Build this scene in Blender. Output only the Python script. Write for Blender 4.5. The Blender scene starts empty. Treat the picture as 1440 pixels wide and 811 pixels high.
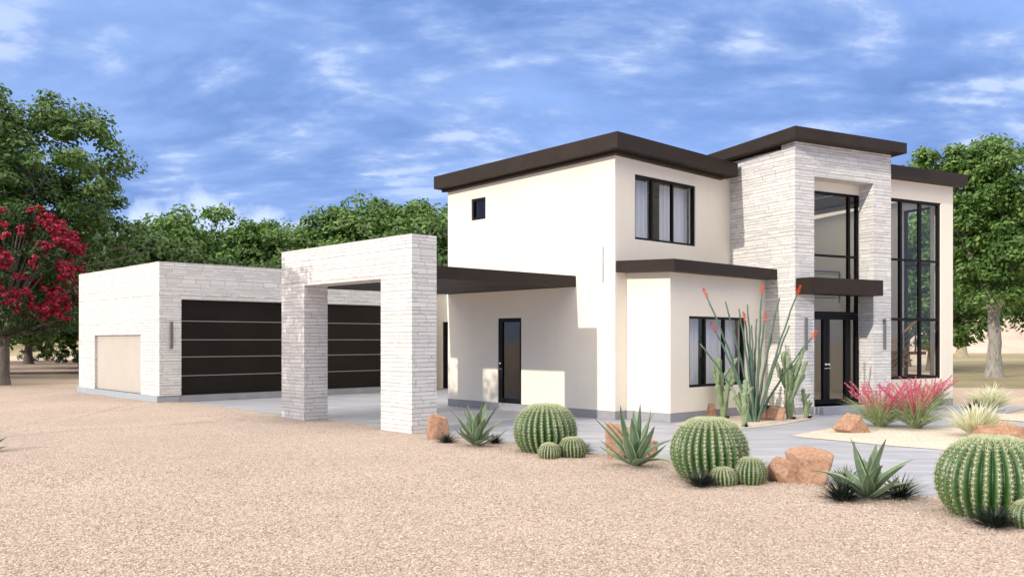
import bpy, math, random
import numpy as np
from math import sin, cos, radians, pi, sqrt, atan2
from mathutils import Vector, noise as mnoise

R = random.Random(7)
scene = bpy.context.scene
COL = scene.collection
F_PX, EYE, HOR = 1243.0, 1.8, 477.5          # lens in pixels of a 1440 px wide frame, eye height, horizon row


def ground_at(px, py, z=0.0):
    d = (EYE - z) * F_PX / (py - HOR)
    return ((px - 720) / F_PX * d, d)


# ------------------------------------------------------------------ frames
class Frame:
    def __init__(s, o, deg):
        s.o = o; a = radians(deg); s.b = (cos(a), sin(a)); s.a = (-sin(a), cos(a)); s.deg = deg

    def w(s, x, y, z=0.0):
        return (s.o[0] + s.b[0] * x + s.a[0] * y, s.o[1] + s.b[1] * x + s.a[1] * y, z)

    def x_on(s, px, y):                        # x where the column px meets the line y = const
        k = (px - 720) / F_PX; p = s.w(0, y)
        return (k * p[1] - p[0]) / (s.b[0] - k * s.b[1])

    def y_on(s, px, x):
        k = (px - 720) / F_PX; p = s.w(x, 0)
        return (k * p[1] - p[0]) / (s.a[0] - k * s.a[1])


M0 = ground_at(865, 589.9)
H = Frame(M0, 43.3)                            # main block: x along its front wall, y along its side wall
Gf = Frame(ground_at(224, 566.8), 43.3)        # garage
Pf = Frame(ground_at(579.2, 610.6), 43.3)      # stone portal
j = H.w(H.x_on(1027, 0), 0)
T_tmp = Frame((j[0], j[1]), 28.3)
t0 = T_tmp.w(0, T_tmp.y_on(1118, 0))
T = Frame((t0[0], t0[1]), 28.3)                # entry tower and right wing


# ------------------------------------------------------------------ mesh builder
class MB:
    def __init__(s):
        s.v = []; s.f = []; s.uv = []; s.m = []; s.sm = []

    def quad(s, pts, uvs=None, m=0, smooth=False):
        i = len(s.v); s.v += [tuple(p) for p in pts]; s.f.append(tuple(range(i, i + len(pts))))
        s.uv += uvs if uvs else [(0, 0)] * len(pts); s.m.append(m); s.sm.append(smooth)

    def prism(s, fr, poly, z0, z1, m=0):
        n = len(poly)
        a = [z0(*p) if callable(z0) else z0 for p in poly]
        b = [z1(*p) if callable(z1) else z1 for p in poly]
        area = sum(poly[i][0] * poly[(i + 1) % n][1] - poly[(i + 1) % n][0] * poly[i][1] for i in range(n))
        if area < 0:
            poly = poly[::-1]; a = a[::-1]; b = b[::-1]
        P = [fr.w(x, y, z) for (x, y), z in zip(poly, b)]
        Q = [fr.w(x, y, z) for (x, y), z in zip(poly, a)]
        s.quad(P, [(x, y) for x, y in poly], m)
        s.quad(Q[::-1], [(x, y) for x, y in poly][::-1], m)
        for i in range(n):
            k = (i + 1) % n
            dx = poly[k][0] - poly[i][0]; dy = poly[k][1] - poly[i][1]
            if abs(dy) < 1e-6: ui, uk = poly[i][0], poly[k][0]
            elif abs(dx) < 1e-6: ui, uk = poly[i][1], poly[k][1]
            else: ui, uk = 0, math.hypot(dx, dy)
            s.quad([Q[i], Q[k], P[k], P[i]], [(ui, a[i]), (uk, a[k]), (uk, b[k]), (ui, b[i])], m)

    def box(s, fr, x0, x1, y0, y1, z0, z1, m=0):
        s.prism(fr, [(x0, y0), (x1, y0), (x1, y1), (x0, y1)], z0, z1, m)

    def wall(s, fr, axis, c0, c1, u0, u1, z0, z1, holes=()):
        """A wall running along axis from u0 to u1 with thickness c0..c1 (c0 < c1) and rectangular openings."""
        us = sorted({u0, u1, *[min(max(h[i], u0), u1) for h in holes for i in (0, 1)]})
        zs = sorted({z0, z1, *[min(max(h[i], z0), z1) for h in holes for i in (2, 3)]})
        W = (lambda u, c, z: fr.w(u, c, z)) if axis == 'x' else (lambda u, c, z: fr.w(c, u, z))
        flip = axis == 'y'

        def q(pts, uv, rev):
            if rev: pts = pts[::-1]; uv = uv[::-1]
            s.quad(pts, uv)
        for i in range(len(us) - 1):
            for k in range(len(zs) - 1):
                um = (us[i] + us[i + 1]) / 2; zm = (zs[k] + zs[k + 1]) / 2
                if any(h[0] < um < h[1] and h[2] < zm < h[3] for h in holes): continue
                a, b, c, d = us[i], us[i + 1], zs[k], zs[k + 1]
                uv = [(a, c), (b, c), (b, d), (a, d)]
                q([W(a, c0, c), W(b, c0, c), W(b, c0, d), W(a, c0, d)], uv, flip)
                q([W(a, c1, c), W(b, c1, c), W(b, c1, d), W(a, c1, d)], uv, not flip)

        def rim(a, b, c, d, inward):
            for (ua, za, ub, zb) in ((a, c, b, c), (b, c, b, d), (b, d, a, d), (a, d, a, c)):
                hor = za == zb
                uv = [(ua, c0), (ub, c0), (ub, c1), (ua, c1)] if hor else [(c0, za), (c0, zb), (c1, zb), (c1, za)]
                q([W(ua, c0, za), W(ub, c0, zb), W(ub, c1, zb), W(ua, c1, za)], uv, inward != flip)
        rim(u0, u1, z0, z1, True)
        for h in holes: rim(h[0], h[1], h[2], h[3], False)

    def tube(s, pts, rad, n=6, m=0, cap=True, smooth=True):
        pts = [Vector(p) for p in pts]; base = len(s.v); k = len(pts)
        up = Vector((0, 0, 1))
        for i, p in enumerate(pts):
            d = (pts[min(i + 1, k - 1)] - pts[max(i - 1, 0)])
            d = d.normalized() if d.length > 1e-9 else up
            r0 = d.cross(Vector((1, 0, 0)) if abs(d.x) < .8 else Vector((0, 1, 0))).normalized(); r1 = d.cross(r0)
            r = rad[i] if hasattr(rad, '__len__') else rad
            for j_ in range(n):
                t = 2 * pi * j_ / n
                q = p + (r0 * cos(t) + r1 * sin(t)) * r; s.v.append(tuple(q))
        for i in range(k - 1):
            for j_ in range(n):
                a = base + i * n + j_; b = base + i * n + (j_ + 1) % n
                s.f.append((a, b, b + n, a + n)); s.uv += [(j_ / n, i), ((j_ + 1) / n, i), ((j_ + 1) / n, i + 1), (j_ / n, i + 1)]
                s.m.append(m); s.sm.append(smooth)
        if cap:
            for st in (0, (k - 1) * n):
                s.f.append(tuple(base + st + j_ for j_ in range(n))); s.uv += [(0, 0)] * n; s.m.append(m); s.sm.append(False)

    def build(s, name, mats, parent=None, loc=None):
        me = bpy.data.meshes.new(name)
        pl = Vector((0, 0, 0))
        if parent is not None: pl = WORLD_LOC[parent.name]
        if loc is None: loc = pl if parent is not None else Vector((0, 0, 0))
        loc = Vector(loc)
        V = np.array(s.v, dtype=np.float64) - np.array(loc)
        me.from_pydata(V.tolist(), [], s.f)
        if not hasattr(mats, '__len__'): mats = [mats]
        for m in mats: me.materials.append(m)
        me.polygons.foreach_set('material_index', s.m)
        me.polygons.foreach_set('use_smooth', s.sm)
        u = me.uv_layers.new(name='UVMap'); u.data.foreach_set('uv', np.array(s.uv, dtype=np.float32).ravel())
        me.update()
        return link(name, me, parent, loc)


WORLD_LOC = {}


def link(name, data, parent, loc):
    o = bpy.data.objects.new(name, data); COL.objects.link(o)
    loc = Vector(loc); WORLD_LOC[o.name] = loc
    if parent is not None:
        o.parent = parent; o.location = loc - WORLD_LOC[parent.name]
    else: o.location = loc
    return o


def tag(o, label=None, cat=None, group=None, kind=None):
    if label: o['label'] = label
    if cat: o['category'] = cat
    if group: o['group'] = group
    if kind: o['kind'] = kind
    return o


def empty(name, loc, label, cat, group=None):
    o = link(name, None, None, loc); o.empty_display_size = .3
    return tag(o, label, cat, group)


def copy_thing(root, loc, rz, sc, label):
    r = root.copy(); COL.objects.link(r); r.location = loc; r.rotation_euler = (0, 0, rz); r.scale = sc
    WORLD_LOC[r.name] = Vector(loc)
    r['label'] = label
    for ch in root.children:
        c = ch.copy(); COL.objects.link(c); c.parent = r
    return r


# ------------------------------------------------------------------ materials
class NT:
    """Small helper to write node trees."""
    def __init__(s, name):
        s.mat = bpy.data.materials.new(name); s.mat.use_nodes = True
        s.t = s.mat.node_tree; s.n = s.t.nodes; s.l = s.t.links
        s.bsdf = s.n['Principled BSDF']; s.out = s.n['Material Output']

    def node(s, typ, **kw):
        n = s.n.new(typ)
        for k, v in kw.items():
            if k.startswith('i_'): n.inputs[k[2:].replace('_', ' ')].default_value = v
            else: setattr(n, k, v)
        return n

    def put(s, sock, v):
        if hasattr(v, 'is_output'): s.l.new(v, sock)
        else: sock.default_value = v

    def math(s, op, a, b=0.0, c=0.0, clamp=False):
        n = s.n.new('ShaderNodeMath'); n.operation = op; n.use_clamp = clamp
        for i, v in enumerate((a, b, c)): s.put(n.inputs[i], v)
        return n.outputs[0]

    def noise(s, vec, scale, detail=4, rough=.55, dist=0.0):
        n = s.node('ShaderNodeTexNoise'); n.inputs['Scale'].default_value = scale
        n.inputs['Detail'].default_value = detail; n.inputs['Roughness'].default_value = rough
        n.inputs['Distortion'].default_value = dist
        if vec is not None: s.l.new(vec, n.inputs['Vector'])
        return n.outputs['Fac']

    def ramp(s, fac, stops, interp='LINEAR'):
        n = s.node('ShaderNodeValToRGB'); n.color_ramp.interpolation = interp
        e = n.color_ramp.elements
        while len(e) < len(stops): e.new(.5)
        for el, (p, c) in zip(e, stops):
            el.position = p; el.color = (*c, 1) if len(c) == 3 else c
        s.put(n.inputs[0], fac)
        return n.outputs[0]

    def mix(s, fac, a, b, mode='MIX'):
        n = s.node('ShaderNodeMix', data_type='RGBA', blend_type=mode)
        for sock, v in ((n.inputs[0], fac), (n.inputs[6], a), (n.inputs[7], b)):
            if not hasattr(v, 'is_output') and isinstance(v, tuple) and len(v) == 3: v = (*v, 1)
            s.put(sock, v)
        return n.outputs[2]

    def bump(s, h, strength=.5, dist=.02, normal=None):
        n = s.node('ShaderNodeBump'); n.inputs['Strength'].default_value = strength; n.inputs['Distance'].default_value = dist
        s.l.new(h, n.inputs['Height'])
        if normal is not None: s.l.new(normal, n.inputs['Normal'])
        return n.outputs[0]

    def pos(s):
        return s.node('ShaderNodeNewGeometry').outputs['Position']

    def uv(s):
        return s.node('ShaderNodeUVMap', uv_map='UVMap').outputs[0]

    def obj(s):
        return s.node('ShaderNodeTexCoord').outputs['Object']

    def fin(s, col=None, rough=None, normal=None, **kw):
        if col is not None: s.put(s.bsdf.inputs['Base Color'], (*col, 1) if isinstance(col, tuple) and len(col) == 3 else col)
        if rough is not None: s.put(s.bsdf.inputs['Roughness'], rough)
        if normal is not None: s.l.new(normal, s.bsdf.inputs['Normal'])
        for k, v in kw.items(): s.bsdf.inputs[k.replace('_', ' ')].default_value = v
        return s.mat


def mat_simple(name, col, rough=.5, metal=0.0, var=.12, scale=6.0, bump=0.0):
    m = NT(name); n = m.noise(m.obj(), scale, 5)
    c = m.ramp(n, [(.25, tuple(x * (1 - var) for x in col)), (.75, tuple(min(1, x * (1 + var)) for x in col))])
    nm = m.bump(m.noise(m.obj(), scale * 12, 3), bump, .005) if bump else None
    return m.fin(c, rough, nm, Metallic=metal)


def mat_stucco():
    m = NT('cream_stucco'); p = m.pos()
    n = m.noise(p, .9, 6); f = m.noise(p, 90, 3, .7)
    # faint trowel mottling and slight rain staining stretched downwards
    mp = m.node('ShaderNodeMapping'); m.l.new(p, mp.inputs[0]); mp.inputs['Scale'].default_value = (2.2, 2.2, .22)
    st = m.noise(mp.outputs[0], 2.0, 4)
    c = m.ramp(n, [(.3, (.82, .745, .63)), (.7, (.86, .79, .675))])
    c = m.mix(m.ramp(st, [(.55, (0, 0, 0)), (.8, (.12, .12, .12))]), c, (.62, .56, .49))
    return m.fin(c, .85, m.bump(f, .25, .004))


def mat_stone():
    """Stacked white ledgestone: uneven courses, every stone with its own length, tone and projection."""
    m = NT('white_ledgestone'); uv = m.uv()
    sp = m.node('ShaderNodeSeparateXYZ'); m.l.new(uv, sp.inputs[0]); u, v = sp.outputs[0], sp.outputs[1]
    # warp the course lines: 1-D noise along v gives courses of unequal height, a little 2-D noise roughens them
    n1 = m.node('ShaderNodeTexNoise', noise_dimensions='1D'); n1.inputs['Scale'].default_value = 4.0; n1.inputs['Detail'].default_value = 1
    m.l.new(v, n1.inputs['W'])
    rough2 = m.noise(uv, 7.0, 3)
    v2 = m.math('ADD', v, m.math('MULTIPLY', n1.outputs['Fac'], .11))
    v2 = m.math('ADD', v2, m.math('MULTIPLY', rough2, .014))
    rv = m.math('DIVIDE', v2, .078)
    row = m.math('FLOOR', rv); fv = m.math('FRACT', rv)
    w1 = m.node('ShaderNodeTexWhiteNoise', noise_dimensions='1D'); m.l.new(row, w1.inputs['W'])
    # stone length differs per course
    ln = m.math('ADD', .26, m.math('MULTIPLY', w1.outputs['Value'], .3))
    nu = m.node('ShaderNodeTexNoise', noise_dimensions='2D'); nu.inputs['Scale'].default_value = 1.7
    cu = m.node('ShaderNodeCombineXYZ'); m.l.new(u, cu.inputs[0]); m.l.new(row, cu.inputs[1]); m.l.new(cu.outputs[0], nu.inputs['Vector'])
    uu = m.math('ADD', u, m.math('MULTIPLY', nu.outputs['Fac'], .35))
    ru = m.math('ADD', m.math('DIVIDE', uu, ln), m.math('MULTIPLY', w1.outputs['Value'], 37.0))
    colm = m.math('FLOOR', ru); fu = m.math('FRACT', ru)
    cc = m.node('ShaderNodeCombineXYZ'); m.l.new(row, cc.inputs[0]); m.l.new(colm, cc.inputs[1])
    w2 = m.node('ShaderNodeTexWhiteNoise', noise_dimensions='2D'); m.l.new(cc.outputs[0], w2.inputs['Vector'])
    rnd = w2.outputs['Value']
    ev = m.math('MINIMUM', fv, m.math('SUBTRACT', 1, fv))
    eu = m.math('MULTIPLY', m.math('MINIMUM', fu, m.math('SUBTRACT', 1, fu)), 4.5)
    e = m.math('MINIMUM', ev, eu)
    # joints of unequal depth: some courses nearly closed, some open and dark
    wdt = m.math('ADD', .012, m.math('MULTIPLY', m.noise(uv, 3.1, 2), .16))
    # every few courses one bed joint stands wide open along part of its length
    w3 = m.node('ShaderNodeTexWhiteNoise', noise_dimensions='1D'); m.l.new(m.math('ADD', row, 71.3), w3.inputs['W'])
    opn = m.math('MULTIPLY', m.math('GREATER_THAN', w3.outputs['Value'], .62), m.ramp(nu.outputs['Fac'], [(.44, (0, 0, 0)), (.52, (1, 1, 1))]))
    joint = m.math('SUBTRACT', 1, m.math('DIVIDE', e, wdt, clamp=True), clamp=True)
    deep = m.math('MULTIPLY', opn, m.math('LESS_THAN', fv, .30))
    joint = m.math('MAXIMUM', joint, m.math('MULTIPLY', deep, .95))
    fine = m.noise(uv, 26, 6, .7); grit = m.noise(uv, 120, 3, .7)
    h = m.math('ADD', m.math('MULTIPLY', rnd, .6), m.math('MULTIPLY', fine, .5))
    h = m.math('SUBTRACT', h, m.math('MULTIPLY', joint, .75))
    h = m.math('ADD', h, m.math('MULTIPLY', grit, .1))
    c = m.ramp(rnd, [(0, (.64, .62, .60)), (.5, (.715, .695, .672)), (1, (.79, .77, .745))])
    c = m.mix(m.ramp(fine, [(.35, (.35, .35, .35)), (.65, (0, 0, 0))]), c, (.55, .53, .51))
    c = m.mix(m.math('MULTIPLY', joint, .56), c, (.25, .23, .215))
    return m.fin(c, .82, m.bump(h, .75, .022))


def mat_concrete():
    m = NT('brushed_concrete'); p = m.pos()
    mp = m.node('ShaderNodeMapping'); m.l.new(p, mp.inputs[0]); mp.inputs['Rotation'].default_value = (0, 0, radians(-10)); mp.inputs['Scale'].default_value = (.5, 2.2, 1)
    s = m.noise(mp.outputs[0], 1.3, 7, .65, .6)
    b = m.noise(p, .5, 5); g = m.noise(p, 60, 4, .7)
    c = m.ramp(s, [(.32, (.22, .237, .30)), (.5, (.305, .32, .385)), (.72, (.46, .47, .53))])
    c = m.mix(m.ramp(b, [(.5, (0, 0, 0)), (.75, (.4, .4, .4))]), c, (.36, .355, .38))
    c = m.mix(.18, c, m.ramp(g, [(.3, (.25, .25, .26)), (.7, (.7, .7, .7))]))
    return m.fin(c, .55, m.bump(g, .15, .004))


def mat_gravel(name, tones, scale, bump=1.0, dist=.03, patch=None):
    m = NT(name); p = m.pos()
    vo = m.node('ShaderNodeTexVoronoi', feature='F1', voronoi_dimensions='2D'); vo.inputs['Scale'].default_value = scale; m.l.new(p, vo.inputs['Vector'])
    vs = m.node('ShaderNodeTexVoronoi', feature='F1', voronoi_dimensions='2D'); vs.inputs['Scale'].default_value = scale * 2.3; m.l.new(p, vs.inputs['Vector'])
    sc = m.node('ShaderNodeSeparateXYZ'); m.l.new(vo.outputs['Color'], sc.inputs[0])
    c = m.ramp(sc.outputs[0], tones, 'LINEAR')
    d = m.math('POWER', vo.outputs['Distance'], 2.0)
    crev = m.ramp(vo.outputs['Distance'], [(.45, (0, 0, 0)), (.85, (.45, .45, .45))])
    c = m.mix(crev, c, tuple(x * .6 for x in tones[0][1]))
    big = m.noise(p, .35, 5, .6, .4)
    c = m.mix(m.ramp(big, [(.38, (.28, .28, .28)), (.62, (0, 0, 0))]), c, patch or tuple(x * .72 for x in tones[1][1]))
    h = m.math('ADD', m.math('MULTIPLY', d, -1.0), m.math('MULTIPLY', vs.outputs['Distance'], -.35))
    h = m.math('ADD', h, m.math('MULTIPLY', sc.outputs[1], .5))
    return m.fin(c, .9, m.bump(h, bump, dist))


def mat_dirt(name, a, b, c3):
    m = NT(name); p = m.pos()
    n = m.noise(p, .16, 6, .6, .5); f = m.noise(p, 4.5, 6, .7); g = m.noise(p, 35, 4, .7)
    c = m.ramp(n, [(.3, a), (.5, b), (.72, c3)])
    c = m.mix(.35, c, m.ramp(f, [(.3, tuple(x * .7 for x in a)), (.7, tuple(min(1, x * 1.25) for x in b))]))
    return m.fin(c, .95, m.bump(g, .6, .03))


def mat_metal_dark():
    m = NT('bronze_metal'); n = m.noise(m.pos(), 1.5, 5); f = m.noise(m.pos(), 160, 3)
    c = m.ramp(n, [(.3, (.026, .018, .0135)), (.7, (.037, .026, .020))])
    return m.fin(c, m.ramp(n, [(.3, (.5, .5, .5)), (.7, (.62, .62, .62))]), m.bump(f, .06, .002), **{'Specular IOR Level': .18})


def mat_glass(name, tint=(1, 1, 1), refl=1.0):
    m = NT(name)
    m.n.remove(m.bsdf)
    tr = m.node('ShaderNodeBsdfTransparent'); tr.inputs[0].default_value = (*tint, 1)
    gl = m.node('ShaderNodeBsdfGlossy'); gl.inputs['Roughness'].default_value = .01
    ge = m.node('ShaderNodeNewGeometry'); dt = m.node('ShaderNodeVectorMath', operation='DOT_PRODUCT')
    m.l.new(ge.outputs['Incoming'], dt.inputs[0]); m.l.new(ge.outputs['Normal'], dt.inputs[1])
    fz = m.math('POWER', m.math('SUBTRACT', 1, m.math('ABSOLUTE', dt.outputs['Value'])), 5)
    fz = m.math('ADD', .055, m.math('MULTIPLY', fz, .7))
    bn = m.bump(m.noise(m.pos(), .8, 2), .02, .05); m.l.new(bn, gl.inputs['Normal'])
    mx = m.node('ShaderNodeMixShader'); m.l.new(m.math('MULTIPLY', fz, refl, clamp=True), mx.inputs[0])
    m.l.new(tr.outputs[0], mx.inputs[1]); m.l.new(gl.outputs[0], mx.inputs[2]); m.l.new(mx.outputs[0], m.out.inputs[0])
    return m.mat


def mat_leaf(name, stops, trans=.3, nscale=.5, rough=.5):
    """Leaf colour varies per leaf (random per island) and from clump to clump."""
    m = NT(name); g = m.node('ShaderNodeNewGeometry')
    ob = m.node('ShaderNodeTexCoord').outputs['Object']
    n = m.noise(ob, nscale, 3)
    k = m.math('ADD', m.math('MULTIPLY', g.outputs['Random Per Island'], .55), m.math('MULTIPLY', n, .6))
    k = m.math('SUBTRACT', k, .08, clamp=True)
    c = m.ramp(k, stops)
    m.put(m.bsdf.inputs['Base Color'], c); m.bsdf.inputs['Roughness'].default_value = rough
    tl = m.node('ShaderNodeBsdfTranslucent'); m.l.new(m.mix(1.0, c, (1.0, 1.15, .55), 'MULTIPLY'), tl.inputs[0])
    mx = m.node('ShaderNodeMixShader'); mx.inputs[0].default_value = trans
    m.l.new(m.bsdf.outputs[0], mx.inputs[1]); m.l.new(tl.outputs[0], mx.inputs[2]); m.l.new(mx.outputs[0], m.out.inputs[0])
    return m.mat


def mat_bark(name, a, b):
    m = NT(name); ob = m.obj()
    mp = m.node('ShaderNodeMapping'); m.l.new(ob, mp.inputs[0]); mp.inputs['Scale'].default_value = (6, 6, 1.4)
    n = m.noise(mp.outputs[0], 2.0, 7, .7, .8); f = m.noise(ob, 1.5, 4)
    c = m.ramp(n, [(.35, a), (.65, b)]); c = m.mix(m.math('MULTIPLY', f, .4), c, tuple(x * .7 for x in b))
    return m.fin(c, .9, m.bump(n, .9, .05))


def mat_rock():
    m = NT('red_sandstone'); ob = m.obj()
    n = m.noise(ob, 2.2, 7, .65, .3); s = m.noise(ob, 26, 5, .75); v = m.noise(ob, 75, 3, .8)
    c = m.ramp(n, [(.3, (.38, .185, .11)), (.5, (.56, .29, .175)), (.7, (.68, .43, .29))])
    c = m.mix(m.ramp(s, [(.42, (0, 0, 0)), (.66, (.75, .75, .75))]), c, (.72, .53, .40))
    c = m.mix(m.ramp(v, [(.28, (.7, .7, .7)), (.42, (0, 0, 0))]), c, (.16, .075, .05))
    h = m.math('ADD', m.math('MULTIPLY', n, 1.2), m.math('ADD', m.math('MULTIPLY', s, .8), m.math('MULTIPLY', v, .4)))
    return m.fin(c, .92, m.bump(h, 1.0, .06))


STUCCO = mat_stucco(); STONE = mat_stone(); CONC = mat_concrete(); METAL = mat_metal_dark()
FRAME_M = mat_simple('black_window_frame', (.006, .006, .007), .55)
FRAME_M.node_tree.nodes['Principled BSDF'].inputs['Specular IOR Level'].default_value = .2
PLINTH = mat_simple('grey_plinth', (.30, .295, .31), .8, 0, .15, 3, .3)
GPLINTH = mat_simple('blue_grey_plinth', (.34, .38, .41), .7, 0, .1, 3, .3)
INNER = mat_simple('interior_plaster', (.82, .78, .75), .9)
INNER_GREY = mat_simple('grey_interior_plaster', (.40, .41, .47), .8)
WOOD = mat_simple('stair_oak', (.36, .17, .075), .5, 0, .25, 4)
TILE = mat_simple('interior_floor_tile', (.42, .33, .26), .5, 0, .1, 2)
STEEL = mat_simple('grey_steel', (.13, .13, .14), .4)
CHROME = mat_simple('bright_metal', (.75, .75, .76), .25, 1.0, .03)
GLASS = mat_glass('window_glass', (.93, .95, .95))
GLASS_D = mat_glass('dark_window_glass', (.55, .57, .6), 1.3)
CURTAIN = NT('white_voile')
_c = CURTAIN.fin((.80, .80, .86), .9)
GDOOR = mat_simple('dark_brown_door_panel', (.014, .0105, .0085), .36, 0, .3, .6)
STRIP = mat_simple('pale_door_reveal', (.40, .38, .34), .5)
PANEL = mat_simple('cream_panel', (.48, .435, .385), .8, 0, .04, 2)
ROCK = mat_rock()
BARK = mat_bark('grey_brown_bark', (.085, .065, .05), (.21, .18, .15))
BARK_P = mat_bark('pale_bark', (.22, .18, .11), (.50, .44, .30))
BARK_R = mat_bark('mottled_grey_bark', (.14, .125, .105), (.42, .39, .34))
LEAF_A = mat_leaf('oak_leaf', [(0, (.012, .034, .010)), (.35, (.042, .092, .020)), (.6, (.095, .18, .038)), (1, (.21, .32, .08))], .28, .55)
LEAF_B = mat_leaf('bright_leaf', [(0, (.015, .043, .012)), (.35, (.056, .124, .025)), (.6, (.13, .235, .05)), (1, (.29, .41, .12))], .3, .6)
LEAF_D = mat_leaf('dark_leaf', [(0, (.010, .026, .008)), (.4, (.022, .055, .012)), (.7, (.045, .095, .02)), (1, (.09, .16, .035))], .25, .6)
BLOSSOM = mat_leaf('crimson_blossom', [(0, (.15, .004, .018)), (.4, (.34, .012, .045)), (.7, (.52, .03, .085)), (1, (.74, .12, .19))], .3, 2.0)

GDOOR.node_tree.nodes['Principled BSDF'].inputs['Specular IOR Level'].default_value = .15
# ------------------------------------------------------------------ terrain and paving
WF = Frame((0, 0), 0)


def sheet(name, pts, z, m, kind='structure', grid=None):
    b = MB(); P = [(x, y, z) for x, y in pts]
    area = sum(P[i][0] * P[(i + 1) % len(P)][1] - P[(i + 1) % len(P)][0] * P[i][1] for i in range(len(P)))
    if area < 0: P = P[::-1]
    b.quad(P, [(p[0], p[1]) for p in P])
    return tag(b.build(name, m), kind=kind)


DIRT = mat_dirt('desert_dirt', (.38, .285, .215), (.52, .405, .31), (.64, .51, .405))
GRAVEL = mat_gravel('tan_gravel', [(0, (.26, .19, .155)), (.25, (.43, .325, .27)), (.6, (.54, .425, .36)), (.85, (.64, .53, .455)), (1, (.73, .64, .565))], 55, .8, .013)
GRAVEL_F = mat_gravel('pale_fine_gravel', [(0, (.46, .37, .30)), (.3, (.63, .53, .445)), (.7, (.74, .64, .545)), (1, (.84, .77, .68))], 60, .6, .01)
LAWN = mat_dirt('dry_grass_ground', (.19, .165, .085), (.31, .26, .145), (.42, .34, .21))
SAND = mat_dirt('pink_sand', (.42, .30, .24), (.56, .42, .35), (.66, .52, .44))

sheet('ground', [(-700, -60), (700, -60), (700, 900), (-700, 900)], -.012, DIRT)
def YARD_Z(xx, yy):
    dx = (xx + 5.9) / 2.2; dy = (yy - 12.2) / 1.1
    return .024 + .035 * mnoise.noise(Vector((xx * .35, yy * .35, 1))) + .03 * mnoise.noise(Vector((xx * .9, yy * .9, 7))) + .07 * math.exp(-dx * dx - dy * dy)


# the gravel yard in front: one gently uneven sheet, finer near the camera
def yard():
    b = MB()
    edge = [(-12.2, 27.5), (-30, 24), (-30, -10), (40, -10), (40, 14)]
    back = [(253, 563.5), (300, 570), (396, 584), (461, 590.5), (500, 595.5), (536, 600), (614, 609.5), (660, 616), (703, 621.6), (724, 622.6), (775, 629), (824, 636), (880, 641), (945, 647), (1010, 655), (1080, 665), (1180, 681), (1240, 690), (1292, 697.7), (1330, 699.5), (1380, 705), (1460, 720), (1560, 742)]
    bp = [ground_at(*p) for p in back]
    # strips from the back edge down to y = -8, following the edge
    n = 90; ys = [0]
    cols = []
    xs0 = np.linspace(-30, bp[0][0], 26)[:-1]
    top = [(x, 33.5 + .8 * sin(x * .31) + .35 * sin(x * 1.3)) for x in xs0]
    dense = []
    for i in range(len(bp) - 1):
        for k in range(6):
            t = k / 6; x = bp[i][0] * (1 - t) + bp[i + 1][0] * t; y = bp[i][1] * (1 - t) + bp[i + 1][1] * t
            wob = .035 * mnoise.noise(Vector((x * 2.3, y * 2.3, 0)))
            dense.append((x, y + wob))
    top = top + dense + [bp[-1], (24, bp[-1][1] - 1)]
    for (x, y) in top:
        col = []
        for k in range(n + 1):
            t = (k / n) ** 1.35
            yy = y + (-6 - y) * t
            xx = x * (1 - .25 * t * 0)
            z = 0.0
            if k > 0:
                ed = min(1, (y - yy) / 1.8); ed = ed * ed * (3 - 2 * ed)
                z = ed * (YARD_Z(xx, yy) - .004)
            col.append((xx, yy, z + .004))
        cols.append(col)
    V = [p for c in cols for p in c]; nn = n + 1
    b.v = V
    for i in range(len(cols) - 1):
        for k in range(n):
            a = i * nn + k
            b.f.append((a + 1, a + nn + 1, a + nn, a)); b.uv += [(0, 0)] * 4; b.m.append(0); b.sm.append(True)
    return tag(b.build('gravel_ground', GRAVEL), kind='structure')
yard()

# concrete: driveway court, forecourt and entry walk, laid as one slab
conc = [Gf.w(.62, 0)[:2], Gf.w(13, 0)[:2], Gf.w(16, -12)[:2], (7.2, 24.5), T.w(7.2, .1)[:2], T.w(7.8, -1.0)[:2],
        ground_at(1373, 592), ground_at(1440, 594), ground_at(1700, 596), (30, 13), (12, 9.6),
        ground_at(1560, 744), ground_at(1460, 722)]
conc += [ground_at(*p) for p in [(1330, 701), (1292, 699.2), (1180, 682.5), (1080, 666.5), (945, 648.5), (880, 642.5), (824, 637.5), (775, 630.5), (724, 624), (703, 623), (660, 617.5), (614, 611), (536, 601.5), (461, 592), (396, 585.5), (300, 571.5), (253, 565)]]
sheet('driveway', conc, -.002, CONC)
def px_sheet(name, pts, z, m): return sheet(name, [ground_at(*p) for p in pts], z, m)
px_sheet('planting_bed', [(1112, 612.6), (1140, 607), (1180, 600.8), (1235, 599.6), (1300, 601.5), (1360, 600.5), (1440, 600), (1560, 600), (1560, 652), (1440, 645), (1329, 632.7), (1240, 625.5), (1180, 619.5), (1130, 615)], .006, GRAVEL_F)
px_sheet('gravel_bed', [(946, 596.6), (985, 601.5), (1012, 603.2), (1054, 602), (1100, 596.5), (1144, 588.5), (1140, 582), (1118, 582.5), (1080, 580), (985, 590)], .006, GRAVEL_F)
px_sheet('sand_strip', [(1400, 582), (1700, 576), (1700, 593), (1440, 592.5), (1405, 590)], .004, GRAVEL_F)
px_sheet('dry_lawn', [(1330, 544), (1500, 546), (1900, 548), (1900, 489), (1330, 490)], -.006, LAWN)
0 and px_sheet('dry_grass_patch', [(-200, 572), (60, 571), (100, 564), (60, 556), (-200, 556)], -.006, LAWN)
px_sheet('sand_clearing', [(-400, 524), (130, 525), (130, 488), (-400, 488)], -.006, SAND)


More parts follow.
